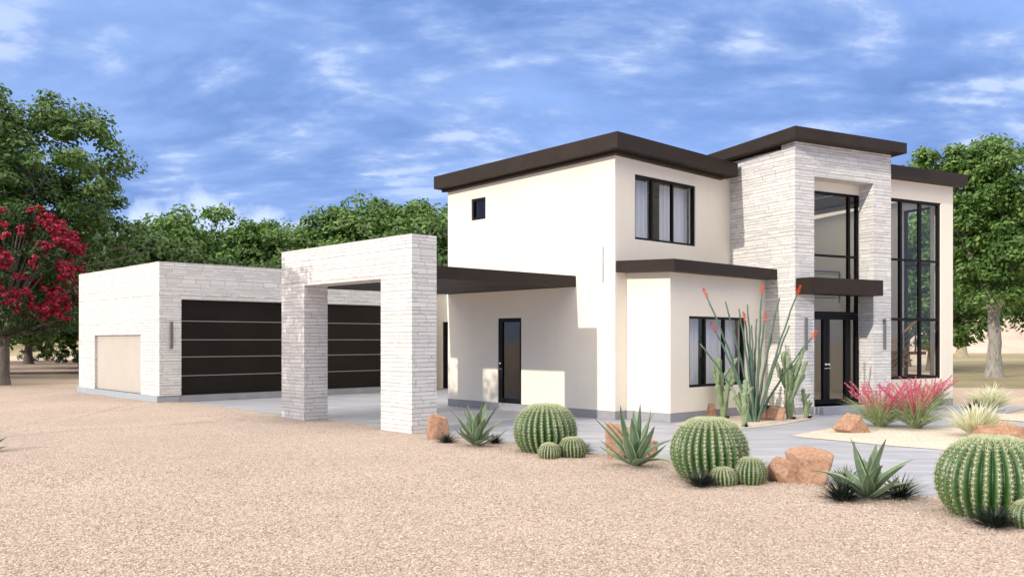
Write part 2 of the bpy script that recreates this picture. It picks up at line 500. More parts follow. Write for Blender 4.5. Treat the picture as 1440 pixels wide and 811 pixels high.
def kerb():
    b = MB(); p = ground_at(-300, 530); q = ground_at(112, 525)
    fr = Frame(p, math.degrees(atan2(q[1] - p[1], q[0] - p[0]))); L = math.hypot(q[0] - p[0], q[1] - p[1])
    b.box(fr, 0, L, 0, .25, -.1, .12)
    return tag(b.build('kerb', mat_simple('weathered_kerb', (.13, .10, .08), .9, 0, .3, 2)), kind='structure')
kerb()


def hill(name, cx, cy, rx, ry, h, m, seed):
    b = MB(); n = 40; V = []
    for i in range(n + 1):
        for k in range(n + 1):
            u = -1 + 2 * i / n; v = -1 + 2 * k / n
            r = math.hypot(u, v); z = max(0, cos(min(1, r) * pi / 2)) ** 1.3 * h
            z *= .75 + .5 * mnoise.noise(Vector((u * 2.3 + seed, v * 2.3, seed)))
            V.append((cx + u * rx, cy + v * ry, z - .1))
    b.v = V
    for i in range(n):
        for k in range(n):
            a = i * (n + 1) + k
            b.f.append((a, a + n + 1, a + n + 2, a + 1)); b.uv += [(0, 0)] * 4; b.m.append(0); b.sm.append(True)
    return tag(b.build(name, m), kind='structure')
hill('sand_hill', 76, 150, 62, 34, 7.0, SAND, 3)
hill('low_hill', -60, 120, 70, 24, 5.0, LAWN, 9)


def pebbles():
    rg = np.random.default_rng(11); n = 150000
    y = 5.4 + (1 - np.sqrt(1 - rg.random(n))) * 10.5; x = (rg.random(n) * 2 - 1) * (2.5 + y * .66)
    # keep off the paving: the yard ends along the plants
    lim = np.interp(x, [-9, -3, -1.6, -.2, .9, 2.1, 3.6, 5.2, 9], [15, 15, 14.6, 14.7, 13.9, 12.9, 11.1, 10.0, 9.4])
    k = y < lim - .15; x = x[k]; y = y[k]; n = len(x)
    o = np.array([[1, 0, 0], [0, 1, 0], [-1, 0, 0], [0, -1, 0], [0, 0, 1], [0, 0, -.6]])
    f = np.array([[0, 1, 4], [1, 2, 4], [2, 3, 4], [3, 0, 4]])
    r_ = .0045 + .0075 * rg.random(n) ** 2
    a = rg.random(n) * 6.283; ca, sa = np.cos(a), np.sin(a)
    P = o[None] * r_[:, None, None] * (1 + .35 * rg.normal(size=(n, 6, 3)).clip(-1.5, 1.5) * .6)
    P[:, :, 0] *= 1.35; P[:, :, 2] *= .95
    X = P[:, :, 0] * ca[:, None] - P[:, :, 1] * sa[:, None] + x[:, None]; Y = P[:, :, 0] * sa[:, None] + P[:, :, 1] * ca[:, None] + y[:, None]
    dx = (x + 5.9) / 2.2; dy = (y - 12.2) / 1.1
    zb = np.array([YARD_Z(a_, b_) for a_, b_ in zip(x[::1], y[::1])])
    Z = P[:, :, 2] + (zb + r_ * .25)[:, None]
    V = np.stack([X, Y, Z], -1).reshape(-1, 3).astype(np.float32)
    F = (f[None] + np.arange(n)[:, None, None] * 6).reshape(-1, 3)
    me = bpy.data.meshes.new('gravel_pebbles'); me.vertices.add(len(V)); me.vertices.foreach_set('co', V.ravel())
    me.loops.add(F.size); me.loops.foreach_set('vertex_index', F.ravel().astype(np.int32))
    me.polygons.add(len(F)); me.polygons.foreach_set('loop_start', np.arange(0, F.size, 3, dtype=np.int32)); me.polygons.foreach_set('loop_total', np.full(len(F), 3, dtype=np.int32))
    m = NT('pebble'); g = m.node('ShaderNodeNewGeometry')
    c = m.ramp(g.outputs['Random Per Island'], [(0, (.24, .18, .15)), (.3, (.38, .29, .245)), (.6, (.46, .365, .31)), (.85, (.54, .445, .38)), (1, (.63, .55, .485))])
    m.fin(c, .85); me.materials.append(m.mat); me.update(calc_edges=True)
    tag(link('gravel_pebbles', me, None, (0, 0, 0)), 'loose tan and pinkish pebbles strewn over the gravel yard', 'gravel', kind='stuff')
pebbles()

# ------------------------------------------------------------------ windows and doors


def window(fr, axis, c, u0, u1, z0, z1, parent, name='window', mull=(), trans=(), fw=.055, depth=.09, side=-1, glass=GLASS, label=None, curtains=(), cdepth=.22, divw=.06):
    """Frame in the plane c (side: direction of the outside), bars at mull / trans, one pane sheet, curtains behind."""
    b = MB()
    a0, a1 = (c, c + depth) if side < 0 else (c - depth, c)

    def bx(ua, ub, za, zb, d0=a0, d1=a1):
        if axis == 'x': b.box(fr, ua, ub, d0, d1, za, zb)
        else: b.box(fr, d0, d1, ua, ub, za, zb)
    bx(u0, u1, z0, z0 + fw); bx(u0, u1, z1 - fw, z1)
    bx(u0, u0 + fw, z0 + fw, z1 - fw); bx(u1 - fw, u1, z0 + fw, z1 - fw)
    e = .006
    for mu in mull:
        w = divw
        if isinstance(mu, tuple): mu, w = mu
        bx(mu - w / 2, mu + w / 2, z0 + fw, z1 - fw, a0 + e, a1 - e)
    for tz in trans:
        w = divw
        if isinstance(tz, tuple): tz, w = tz
        bx(u0 + fw, u1 - fw, tz - w / 2, tz + w / 2, a0 + 2 * e, a1 - 2 * e)
    o = b.build(name, FRAME_M, parent)
    if label: o['label'] = label
    g = MB(); mid = (a0 + a1) / 2
    W = (lambda u, d, z: fr.w(u, d, z)) if axis == 'x' else (lambda u, d, z: fr.w(d, u, z))
    g.quad([W(u0 + fw, mid, z0 + fw), W(u1 - fw, mid, z0 + fw), W(u1 - fw, mid, z1 - fw), W(u0 + fw, mid, z1 - fw)])
    g.build('pane', glass, o)
    for (ca, cb) in curtains:
        k = MB(); n = int((cb - ca) / .02) + 2; rnd = R.random() * 9
        prev = None; d0 = (a1 if side < 0 else a0) - side * cdepth
        for i in range(n):
            u = ca + (cb - ca) * i / (n - 1)
            dd = .035 * sin(u * 46 + rnd + 1.5 * sin(u * 9)) + .015 * sin(u * 97)
            cur = (W(u, d0 + dd, z0 - .05), W(u, d0 + dd * .8, z1 - .04))
            if prev: k.quad([prev[0], cur[0], cur[1], prev[1]], None, 0, True)
            prev = cur
        k.build('curtain', CURTAIN.mat, o)
    return o


# ------------------------------------------------------------------ the house
house = empty('house', (M0[0], M0[1], 0), 'two storey cream stucco house with dark flat roofs and a white stone entry tower', 'house')
YE = H.y_on(630, 0)                            # far end of the side wall
XJ = H.x_on(1027, 0)
XB0, YB = H.x_on(881, 0), -1.2254
XB1 = H.x_on(1079, YB)
wt = .2
dx0, dx1 = H.y_on(733, 0), H.y_on(700, 0)
sw0, sw1 = H.y_on(682.8, 0), H.y_on(663, 0)
uw0, uw1 = H.x_on(893, 0), H.x_on(978, 0)
b = MB()
b.wall(H, 'y', 0, wt, 0, YE, .19, 6.08, [(dx0, dx1, .19, 2.35), (sw0, sw1, 4.96, 5.53)])
b.build('side_wall', STUCCO, house)
b = MB()
b.wall(H, 'x', 0.002, wt, wt, XJ + .1, .19, 6.07, [(uw0, uw1, 4.12, 5.62), (XB0 + wt, XB1 - wt, .19, 3.0)])
b.build('front_wall', STUCCO, house)
b = MB()                                       # rear and inner walls
b.wall(H, 'x', YE - wt, YE - .002, wt, 6.2, 0, 5.9)
b.wall(H, 'y', 5.2, 5.35, 2.2, YE - wt, 0, 5.9)
b.build('rear_wall', STUCCO, house)
b = MB(); b.box(H, wt, 5.2, wt, YE - wt, 3.05, 3.25); b.box(H, wt, 5.2, wt, YE - wt, .02, .17)
b.build('upper_floor', INNER, house)
b = MB(); b.wall(H, 'x', 2.9, 3.0, wt, 5.2, .18, 5.9); b.build('partition_wall', INNER_GREY, house)

# grey plinth band
b = MB()
b.box(H, -.004, wt, -.004, YE, 0, .188); b.box(H, wt, XB0, -.004, wt, 0, .187)
b.box(H, XB0 - .004, XB0 + wt, YB - .004, -.005, 0, .186); b.box(H, XB0 + wt, XB1 + .004, YB - .004, YB + wt, 0, .185)
b.box(H, XB1 - wt, XB1 + .004, YB + wt, 0, 0, .184)
b.build('plinth', PLINTH, house)

# bay on the ground floor
BR = 3.62
b = MB()
bw0, bw1 = H.x_on(969.2, YB), H.x_on(1047.8, YB)
b.wall(H, 'y', XB0, XB0 + wt, YB, -.002, .19, 3.33)
b.build('bay_side_wall', STUCCO, house)
b = MB(); b.wall(H, 'x', YB + .002, YB + wt, XB0 + wt, XB1 - wt, .19, 3.33, [(bw0, bw1, .73, 2.33)]); b.build('bay_front_wall', STUCCO, house)
b = MB(); b.wall(H, 'y', XB1 - wt, XB1, YB + .001, -.002, .19, 3.33); b.build('bay_end_wall', STUCCO, house)
yo = H.y_on(948, .03)
def bay_top(x, y): return 3.577 + .035 * y
xr = H.x_on(1096, yo)
b = MB(); b.prism(H, [(.03, yo), (xr, yo), (xr, -.004), (.03, -.004)], lambda x, y: bay_top(x, y) - .255, bay_top)
b.build('bay_roof', METAL, house)
window(H, 'x', YB + .03, bw0, bw1, .73, 2.33, house, mull=(H.x_on(993.6, YB), H.x_on(1020.5, YB)), curtains=((bw0 - .1, H.x_on(994, YB) + .16), (H.x_on(1000, YB) + .22, H.x_on(1020, YB) + .14), (H.x_on(1022, YB), bw1 + .1)), label='wide ground floor window of the bay, three panes with white curtains')
window(H, 'x', .03, uw0, uw1, 4.12, 5.62, house, mull=(H.x_on(919, 0), H.x_on(948, 0)), curtains=((uw0 - .1, H.x_on(921, 0) + .12), (H.x_on(940, 0) + .1, H.x_on(948, 0) + .1), (H.x_on(949, 0), uw1 + .1)), label='three pane upstairs window with white curtains')
window(H, 'y', .03, sw0, sw1, 4.96, 5.53, house, fw=.07, label='small square window high in the side wall')

# side door
b = MB(); dw = dx1 - dx0
for (a, c, z0, z1) in ((dx0, dx1, .19, .30), (dx0, dx1, 2.25, 2.35), (dx0, dx0 + .09, .30, 2.25), (dx1 - .14, dx1, .30, 2.25)):
    b.box(H, .03, .10, a, c, z0, z1)
sd = b.build('side_door', FRAME_M, house)
b = MB(); b.quad([H.w(.065, dx0 + .09, .3), H.w(.065, dx1 - .14, .3), H.w(.065, dx1 - .14, 2.25), H.w(.065, dx0 + .09, 2.25)][::-1])
b.build('pane', GLASS_D, sd)
b = MB(); hz = 1.8 - 40.5 / F_PX * H.w(0, dx1)[1]
b.tube([H.w(.028, dx1 - .07, hz + .0), H.w(-.03, dx1 - .07, hz)], .012, 8); b.tube([H.w(-.03, dx1 - .06, hz), H.w(-.03, dx1 - .20, hz)], .010, 8)
b.build('handle', CHROME, sd)
b = MB(); b.tube([H.w(.028, dx1 - .07, hz + .14), H.w(.0, dx1 - .07, hz + .14)], .024, 10); b.build('lock', CHROME, sd)

# main roof slab, slightly pitched up to its front corner
RO = .39
def rtop(x, y): return 6.365 - .021 * (y + RO) - .012 * (x + RO)
xe = H.x_on(1037.6, -RO); ye = H.y_on(610, -RO)
b = MB(); b.prism(H, [(-RO, -RO), (xe, -RO), (xe + .25, 1.0), (6.4, YE + .3), (5.0, ye), (-RO, ye)], lambda x, y: rtop(x, y) - .335, rtop)
b.build('main_roof', METAL, house)
b = MB(); b.prism(H, [(-.14, -.14), (xe - .25, -.14), (xe, .8), (-.14, YE + .1)], lambda x, y: rtop(x, y) - .40, lambda x, y: rtop(x, y) - .337)
b.build('roof_trim', METAL, house)

# slim light fitting on the side wall
b = MB(); yy = H.y_on(848.3, 0); b.box(H, -.035, -.002, yy - .018, yy + .018, 3.12, 3.92)
o = b.build('wall_lamp', mat_simple('white_light_fitting', (.5, .5, .48), .5), house); o['label'] = 'slim pale vertical light fitting on the side wall'

# rear single storey wing behind the carport
XL = 5.0
b = MB(); yw0 = 9.9; b.wall(H, 'y', XL, XL + .2, YE, 14.2, 0, 3.55, [(7.9, H.y_on(622.2, XL), .02, 2.45)])
b.wall(H, 'x', 14.0, 14.2, XL + .2, 11, 0, 3.55); b.wall(H, 'y', 10.8, 11, YE, 14, 0, 3.55)
b.build('rear_wing_wall', STUCCO, house)
b = MB(); b.box(H, XL - .1, 11.1, YE + .01, 14.3, 3.552, 3.75); b.build('rear_wing_roof', METAL, house)
window(H, 'y', XL + .03, 7.9, H.y_on(622.2, XL), .02, 2.45, house, fw=.12, glass=GLASS_D)

# ------------------------------------------------------------------ entry tower (part of the house)
TX = T.x_on(1253, 0)
rx0, rx1 = T.x_on(1145, 0), T.x_on(1228.3, 0)
RZ = 5.757; RD = .44
b = MB(); b.wall(T, 'x', 0, RD, 0, TX, .18, 6.56, [(rx0, rx1, .18, RZ)])
b.build('tower_front_wall', STONE, house)
b = MB(); b.wall(T, 'y', 0, .2, RD + .001, 6.0, .18, 6.42); b.build('tower_side_wall', STONE, house)
b = MB(); b.wall(T, 'y', TX - .2, TX, RD + .001, .62, .18, 6.42)
b.build('tower_end_wall', STONE, house)
b = MB(); b.box(T, TX - .2, TX, .62, 6.0, 5.75, 6.35); b.build('upper_end_wall', STONE, house)
b = MB(); b.wall(T, 'x', RD + .002, RD + .12, rx0 - .15, rx1 + .15, 5.52, 6.3); b.build('window_header', STUCCO, house)
for (a, c) in ((.004, rx0), (rx1, TX)):
    b = MB(); b.box(T, a, c, .004, .5, 0, .178); b.build('tower_plinth', PLINTH, house)
b = MB(); b.box(T, rx0 - .0, rx1, -.28, RD + .25, 0, .176); b.build('door_step', CONC, house)
TO = .31
def ttop(x, y): return 6.81 - .039 * (y + TO)
tr = T.x_on(1275.4, -TO)
b = MB(); b.prism(T, [(-TO, -TO), (tr, -TO), (tr, 6.3), (-TO, 6.3)], lambda x, y: ttop(x, y) - .262, ttop); b.build('tower_roof', METAL, house)
# canopy over the entry
cx0, cx1 = T.x_on(1137.5, -.1), T.x_on(1242, -.45)
b = MB(); b.box(T, cx0 - .02, cx1, -.45, RD - .01, 2.895, 3.27)
cc = T.x_on(1139.6, -.45)
b = MB(); b.box(T, cc, cx1, -.45, -.002, 2.89, 3.27); b.box(T, rx0 + .004, rx1 - .004, 0, RD - .01, 2.91, 3.22)
b.build('entry_canopy', METAL, house)
c_l = T.x_on(1135.3, -.05)
# two storey glazing and the double door in the recess
yp = RD + .03
def tu(px): return T.x_on(px, yp)
gx0, gx1 = rx0, rx1
window(T, 'x', yp, gx0, gx1, 2.45, 5.52, house, mull=((tu(1194.6), .07),), trans=((3.92, .055),), fw=.06, label='tall black framed window above the entry canopy')
b = MB()
e0, e1 = yp, yp + .09
def fbox(a, c, z0, z1, d=0): b.box(T, a, c, e0 + d, e1 - d, z0, z1)
fbox(gx0, gx1, 2.31, 2.445); fbox(gx0, gx1, .18, .30); fbox(gx1 - .09, gx1, .30, 2.31); fbox(gx0, gx0 + .05, .3, 2.31)
fbox(tu(1189), tu(1196.3), .30, 2.31, .004)
fbox(tu(1158), tu(1162.3), .30, 2.31, .004); fbox(tu(1162.7), tu(1167), .30, 2.31, .004)
fd = b.build('front_door', FRAME_M, house)
b = MB(); b.quad([T.w(gx0, yp + .045, .3), T.w(gx1, yp + .045, .3), T.w(gx1, yp + .045, 2.31), T.w(gx0, yp + .045, 2.31)]); b.build('pane', GLASS, fd)
for px in (1161, 1165):
    b = MB(); x = tu(px); s = -1 if px < 1163 else 1
    b.tube([T.w(x, yp, 1.08), T.w(x, yp - .05, 1.08)], .012, 8); b.tube([T.w(x, yp - .05, 1.08), T.w(x + .09 * s, yp - .05, 1.08)], .01, 8)
    b.build('handle', CHROME, fd)
    b = MB(); b.tube([T.w(x, yp, 1.18), T.w(x, yp - .03, 1.18)], .026, 10); b.build('lock', CHROME, fd)
for px, lab in ((1132.6, 'long grey wall lamp left of the front door'), (1243, 'long grey wall lamp right of the front door')):
    x = T.x_on(px, 0); b = MB(); b.box(T, x - .03, x + .03, -.05, -.002, 1.55, 2.33)
    o = b.build('wall_lamp', STEEL, house); o['label'] = lab

# ------------------------------------------------------------------ right wing with the stair window
WX, WY = 6.265, .287
ws0, ws1 = TX - .02, T.x_on(1323.5, WY)
b = MB(); b.wall(T, 'x', WY, WY + .2, TX + .001, WX, .19, 6.03, [(TX + .05, ws1, .755, 5.52)]); b.build('wing_front_wall', STUCCO, house)
sy0, sy1 = WY + .55, WY + 1.45
b = MB(); b.wall(T, 'y', WX - .2, WX, WY + .201, 6.0, .19, 6.02, [(sy0, sy1, .755, 5.52)]); b.build('wing_end_wall', STUCCO, house)
b = MB(); b.wall(T, 'x', 5.8, 6.0, .2, WX - .2, 0, 6.0); b.build('wing_rear_wall', STUCCO, house)
b = MB(); b.box(T, TX, WX + .003, WY - .003, WY + .3, 0, .188); b.box(T, WX - .2, WX + .003, WY + .3, 6, 0, .187); b.build('wing_plinth', PLINTH, house)
def wtop(x, y): return 6.305 - .015 * y
wr = T.x_on(1361, WY - .3)
b = MB()
for poly in ([(TX + .001, WY - .3), (wr, WY - .3), (wr, 1.2), (TX + .001, 1.2)], [(TX + .001, 5.2), (wr, 5.2), (wr, 6.3), (TX + .001, 6.3)], [(TX + .001, 1.2), (TX + .35, 1.2), (TX + .35, 5.2), (TX + .001, 5.2)], [(5.7, 1.2), (wr, 1.2), (wr, 5.2), (5.7, 5.2)]):
    b.prism(T, poly, lambda x, y: wtop(x, y) - .30, wtop)
rfw = b.build('wing_roof', METAL, house)
b = MB(); b.quad([T.w(TX + .3, 1.15, 6.24), T.w(5.75, 1.15, 6.24), T.w(5.75, 5.25, 6.24), T.w(TX + .3, 5.25, 6.24)]); b.build('added_skylight', GLASS, rfw)  # unseen glazed roof opening, added to brighten the rooms below
def wu(px): return T.x_on(px, WY + .04)
window(T, 'x', WY + .04, TX + .05, ws1, .755, 5.52, house, mull=((wu(1267.5), .08), (wu(1294.7), .08)), trans=((3.92, .055), (2.34, .075)), fw=.075, label='tall three bay stair window of the right wing')
window(T, 'y', WX - .04, sy0, sy1, .755, 5.52, house, trans=((3.92, .06), (2.34, .06)), fw=.06, side=1, label='tall end window of the right wing')
# inside: floor, gallery, walls and stair
b = MB(); b.box(T, .2, WX - .2, RD + .13, 5.8, .02, .182); b.build('hall_floor', TILE, house)
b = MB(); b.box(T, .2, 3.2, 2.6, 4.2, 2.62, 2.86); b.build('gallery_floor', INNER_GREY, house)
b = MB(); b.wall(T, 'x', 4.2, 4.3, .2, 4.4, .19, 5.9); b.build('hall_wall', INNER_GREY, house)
b = MB(); st = [(3.9 + .27 * i, .19 + .178 * (i + 1)) for i in range(7)]
stair = MB()
for (x, z) in st: stair.box(T, x, x + .28, 1.0, 1.95, z - .05, z)
so = stair.build('stair', WOOD, house); so['label'] = 'open oak treads of the inner stair'
b = MB(); x0, z0 = st[0]; x1, z1 = st[-1]
b.prism(T, [(x0, 1.4), (x1 + .28, 1.4), (x1 + .28, 1.46), (x0, 1.46)], lambda x, y: z0 - .25 + (x - x0) * .66, lambda x, y: z0 - .06 + (x - x0) * .66)
for yy in (1.0,):
    for i in range(0, 7, 2): b.box(T, st[i][0] + .1, st[i][0] + .13, yy - .03, yy, st[i][1], st[i][1] + .9)
    for k in range(5):
        hh = .12 + .16 * k
        b.tube([T.w(x0, yy - .015, z0 + hh), T.w(x1 + .2, yy - .015, z1 + hh)], .008, 5)
b.build('railing', STEEL, so)
b = MB(); b.tube([T.w(x0 - .1, .98, z0 + .85), T.w(x1 + .25, .98, z1 + .95)], .034, 8); b.build('handrail', WOOD, so)
b = MB(); b.box(T, 5.80, WX - .22, .95, 3.2, 1.38, 1.47); b.build('landing', WOOD, so)
b = MB()
gr0 = T.x_on(1180, 2.62)
for k in range(5): b.tube([T.w(gr0, 2.62, 3.0 + .17 * k), T.w(3.15, 2.62, 3.0 + .17 * k)], .010, 5)
b.box(T, gr0, 3.15, 2.59, 2.65, 3.72, 3.77)
for k in range(3): b.box(T, gr0 + .42 * k, gr0 + .04 + .42 * k, 2.6, 2.64, 2.86, 3.72)
b.build('gallery_railing', STEEL, house)
# second flight seen through the entry door
b = MB()
for i in range(10): b.box(T, 3.1 - .27 * i, 3.38 - .27 * i, 3.05, 3.9, 1.75 + .15 * i, 1.79 + .15 * i)
b.build('upper_flight', WOOD, house)

# ------------------------------------------------------------------ garage
g0 = Gf.o
garage = empty('garage', (g0[0], g0[1], 0), 'single storey white stone garage block with black panelled doors at the left', 'garage')
GL = Gf.y_on(111, 0); GZ = 4.02; GX = 9.7
d1 = (Gf.x_on(255, 0), 4.35); d2 = (4.95, 8.7)
b = MB(); b.wall(Gf, 'x', 0, .3, 0, GX, .205, GZ, [(d1[0], d1[1], .205, 2.965), (d2[0], d2[1], .205, 2.965)]); b.build('front_wall', STONE, garage)
pn0, pn1 = Gf.y_on(197.8, 0), Gf.y_on(133, 0)
b = MB(); b.wall(Gf, 'y', 0.001, .3, .301, GL, .205, GZ - .001, [(pn0, pn1, .205, 1.945)]); b.wall(Gf, 'y', 0.001, .3, .0, .301, .3, .301)
b.build('side_wall', STONE, garage)
b = MB(); b.wall(Gf, 'x', GL - .3, GL - .001, .301, GX, .205, GZ - .002); b.wall(Gf, 'y', GX - .3, GX - .002, .301, GL - .301, .205, GZ - .002)
b.build('rear_wall', STONE, garage)
b = MB(); b.box(Gf, .29, GX - .29, .29, GL - .29, GZ - .35, GZ - .2); b.build('roof', mat_simple('roof_membrane', (.5, .5, .48), .9), garage)
b = MB(); b.box(Gf, .09, .29, pn0 - .05, pn1 + .05, .205, 1.99); o = b.build('wall_panel', PANEL, garage); o['label'] = 'recessed cream panel in the stone side wall'
b = MB(); b.box(Gf, -.05, .28, .03, GL + .03, 0, .203); b.box(Gf, .28, .61, .03, .25, 0, .203)
b.build('plinth', GPLINTH, garage)
b = MB(); b.box(Gf, .612, GX, .012, .25, 0, .202); b.build('threshold', PLINTH, garage)
for (a, c) in (d1, d2):
    b = MB(); zs = [.207, .755, 1.30, 1.80, 2.345, 2.963]
    for k in range(5): b.box(Gf, a + .002, c - .002, .12, .17, zs[k] + (.012 if k else 0), zs[k + 1] - .012)
    gd = b.build('garage_door', GDOOR, garage)
    s = MB()
    for k in range(1, 5): s.box(Gf, a + .003, c - .003, .126, .16, zs[k] - .009, zs[k] + .009)
    s.build('trim_strip', STRIP, gd)
x = Gf.x_on(240.5, 0)
b = MB(); b.box(Gf, x - .035, x + .035, -.07, -.002, 1.55, 2.32); o = b.build('wall_lamp', STEEL, garage)

# ------------------------------------------------------------------ carport: stone portal and flat canopy
carport = empty('carport', (Pf.o[0], Pf.o[1], 0), 'white stone portal carrying a flat dark canopy in front of the garage', 'carport')
PD = Pf.x_on(614, 0); pl0, pl1, pl2 = Pf.y_on(535.5, 0), Pf.y_on(427.8, 0), Pf.y_on(396.1, 0)
b = MB(); b.wall(Pf, 'y', 0, PD, 0, pl2, -.02, 3.82, [(pl0, pl1, -.05, 3.01)]); b.build('portal', STONE, carport)
CY0 = H.y_on(810, 0)
px_in_h = -5.1988 + PD
b = MB(); b.prism(H, [(px_in_h + .002, CY0), (-.003, CY0), (-.003, YE), (px_in_h + .002, YE)], 3.04, 3.30); b.build('canopy', METAL, carport)

# ------------------------------------------------------------------ foliage


def leaf_mesh(name, centers, radii, per, size, seed, flat=.6, droop=0.0, mat=None, aspect=.5):
    """Many small pointed leaves filling clumps; one mesh."""
    rg = np.random.default_rng(seed)
    C = np.repeat(np.array(centers), per, axis=0); Rr = np.repeat(np.array(radii), per)
    n = len(C)
    d = rg.normal(size=(n, 3)); d /= np.linalg.norm(d, axis=1)[:, None]
    r = rg.random(n) ** .45
    off = d * r[:, None] * Rr[:, None]; off[:, 2] *= flat
    P = C + off
    P[:, 2] -= droop * (off[:, 0] ** 2 + off[:, 1] ** 2) ** .5
    nrm = d * .9 + rg.normal(size=(n, 3)) * .55; nrm[:, 2] = np.abs(nrm[:, 2]) * .8 + .35
    nrm /= np.linalg.norm(nrm, axis=1)[:, None]
    t = np.cross(nrm, rg.normal(size=(n, 3))); t /= np.linalg.norm(t, axis=1)[:, None]
    bt = np.cross(nrm, t)
    s = size * (.6 + .8 * rg.random(n))[:, None]
    a = P - t * s; c = P + t * s; w = s * aspect
    b1 = P - bt * w - t * s * .1 + nrm * s * .12; b2 = P + bt * w - t * s * .1 + nrm * s * .12
    V = np.stack([a, b1, c, b2], axis=1).reshape(-1, 3)
    me = bpy.data.meshes.new(name)
    me.vertices.add(4 * n); me.vertices.foreach_set('co', V.astype(np.float32).ravel())
    me.loops.add(4 * n); me.loops.foreach_set('vertex_index', np.arange(4 * n, dtype=np.int32))
    me.polygons.add(n); me.polygons.foreach_set('loop_start', np.arange(0, 4 * n, 4, dtype=np.int32))
    me.polygons.foreach_set('loop_total', np.full(n, 4, dtype=np.int32))
    me.materials.append(mat); me.update(calc_edges=True)
    return me


def tree_parts(seed, height, crown_r, crown_z0, trunk_r, nclump, per, leaf, leaf_mat, bark, clump_r=(.5, 1.0), lean=(0, 0), bare=0, crown_flat=1.0, top_pow=1.0, flat=.6):
    """Returns trunk mesh builder and crown mesh in local coordinates (base at the origin)."""
    rg = random.Random(seed)
    tb = MB()
    fork = crown_z0 + (height - crown_z0) * .18
    pts = []; rad = []
    for i in range(9):
        t = i / 8
        pts.append((lean[0] * t + .12 * rg.uniform(-1, 1) * t, lean[1] * t + .12 * rg.uniform(-1, 1) * t, fork * t - .1 * (i == 0)))
        rad.append(trunk_r * (1.45 if i == 0 else 1.12 if i == 1 else 1.0) * (1 - .35 * t))
    tb.tube(pts, rad, 12)
    top = Vector(pts[-1])
    zc = (crown_z0 + height) / 2; hz = (height - crown_z0) / 2
    clumps = []; rr = []
    # uneven crown: several big lobes, clumps sit near the lobes' surfaces
    lobes = []
    for k in range(9 + int(crown_r)):
        a = rg.uniform(0, 2 * pi); q = sqrt(rg.random()) * .72; zz_ = rg.uniform(-.75, .78)
        sc = sqrt(max(.05, 1 - abs(zz_) ** 2 * .9))
        lobes.append((Vector((cos(a) * q * crown_r * sc, sin(a) * q * crown_r * sc, zc + zz_ * hz * .85)), rg.uniform(.28, .42) * crown_r))
    lobes.append((Vector((0, 0, zc)), crown_r * .5)); lobes.append((Vector((rg.uniform(-.2, .2) * crown_r, 0, zc + hz * .62)), crown_r * .42))
    while len(clumps) < nclump:
        lc, lr = rg.choice(lobes)
        d = Vector((rg.gauss(0, 1), rg.gauss(0, 1), rg.gauss(0, .8) + .25)).normalized()
        p = lc + d * lr * rg.uniform(.72, 1.08)
        if p.z < crown_z0 or p.z > height + .3: continue
        clumps.append((p.x + lean[0], p.y + lean[1], p.z)); rr.append(rg.uniform(*clump_r))
    # limbs from the fork to the lobes and twigs to clumps
    for lc, lr in lobes:
        e = Vector((lc.x + lean[0], lc.y + lean[1], lc.z)); s = Vector(pts[rg.randint(5, 8)])
        m1 = s.lerp(e, .35) + Vector((rg.uniform(-.3, .3), rg.uniform(-.3, .3), rg.uniform(-.2, .3))); m2 = s.lerp(e, .7) + Vector((rg.uniform(-.3, .3), rg.uniform(-.3, .3), rg.uniform(0, .4)))
        tb.tube([s, m1, m2, e], [trunk_r * .42, trunk_r * .3, trunk_r * .18, trunk_r * .07], 7)
        near = sorted(range(len(clumps)), key=lambda i_: (Vector(clumps[i_]) - e).length)[:11]
        for i_ in near:
            c = Vector(clumps[i_]); q = e.lerp(m2, rg.random() * .7)
            tb.tube([q, q.lerp(c, .5) + Vector((rg.uniform(-.15, .15), rg.uniform(-.15, .15), .1)), c], [trunk_r * .09, trunk_r * .06, trunk_r * .025], 5, cap=False)
    for k in range(bare):
        a = rg.uniform(-.6, 1.0); s = Vector(pts[7]); e = Vector((cos(a) * crown_r * 1.12, sin(a) * crown_r * .3, crown_z0 + hz * rg.uniform(.2, 1.1)))
        tb.tube([s, s.lerp(e, .5) + Vector((0, 0, .3)), e], [trunk_r * .3, trunk_r * .14, trunk_r * .03], 6)
        for q in range(4):
            s2 = s.lerp(e, rg.uniform(.6, .95)); tb.tube([s2, s2 + Vector((rg.uniform(.1, .8), rg.uniform(-.4, .4), rg.uniform(.1, .7)))], [trunk_r * .06, .008], 4)
    cm = leaf_mesh('crown', clumps, rr, per, leaf, seed, flat, .15, leaf_mat)
    return tb, cm


def make_tree(name, label, loc, group=None, cat='tree', bark=BARK, **kw):
    o = empty(name, loc, label, cat, group)
    tb, cm = tree_parts(bark=bark, **kw)
    tb.v = [(x + loc[0], y + loc[1], z + loc[2]) for x, y, z in tb.v]
    tb.build('trunk', bark, o)
    link('crown', cm, o, loc)
    return o


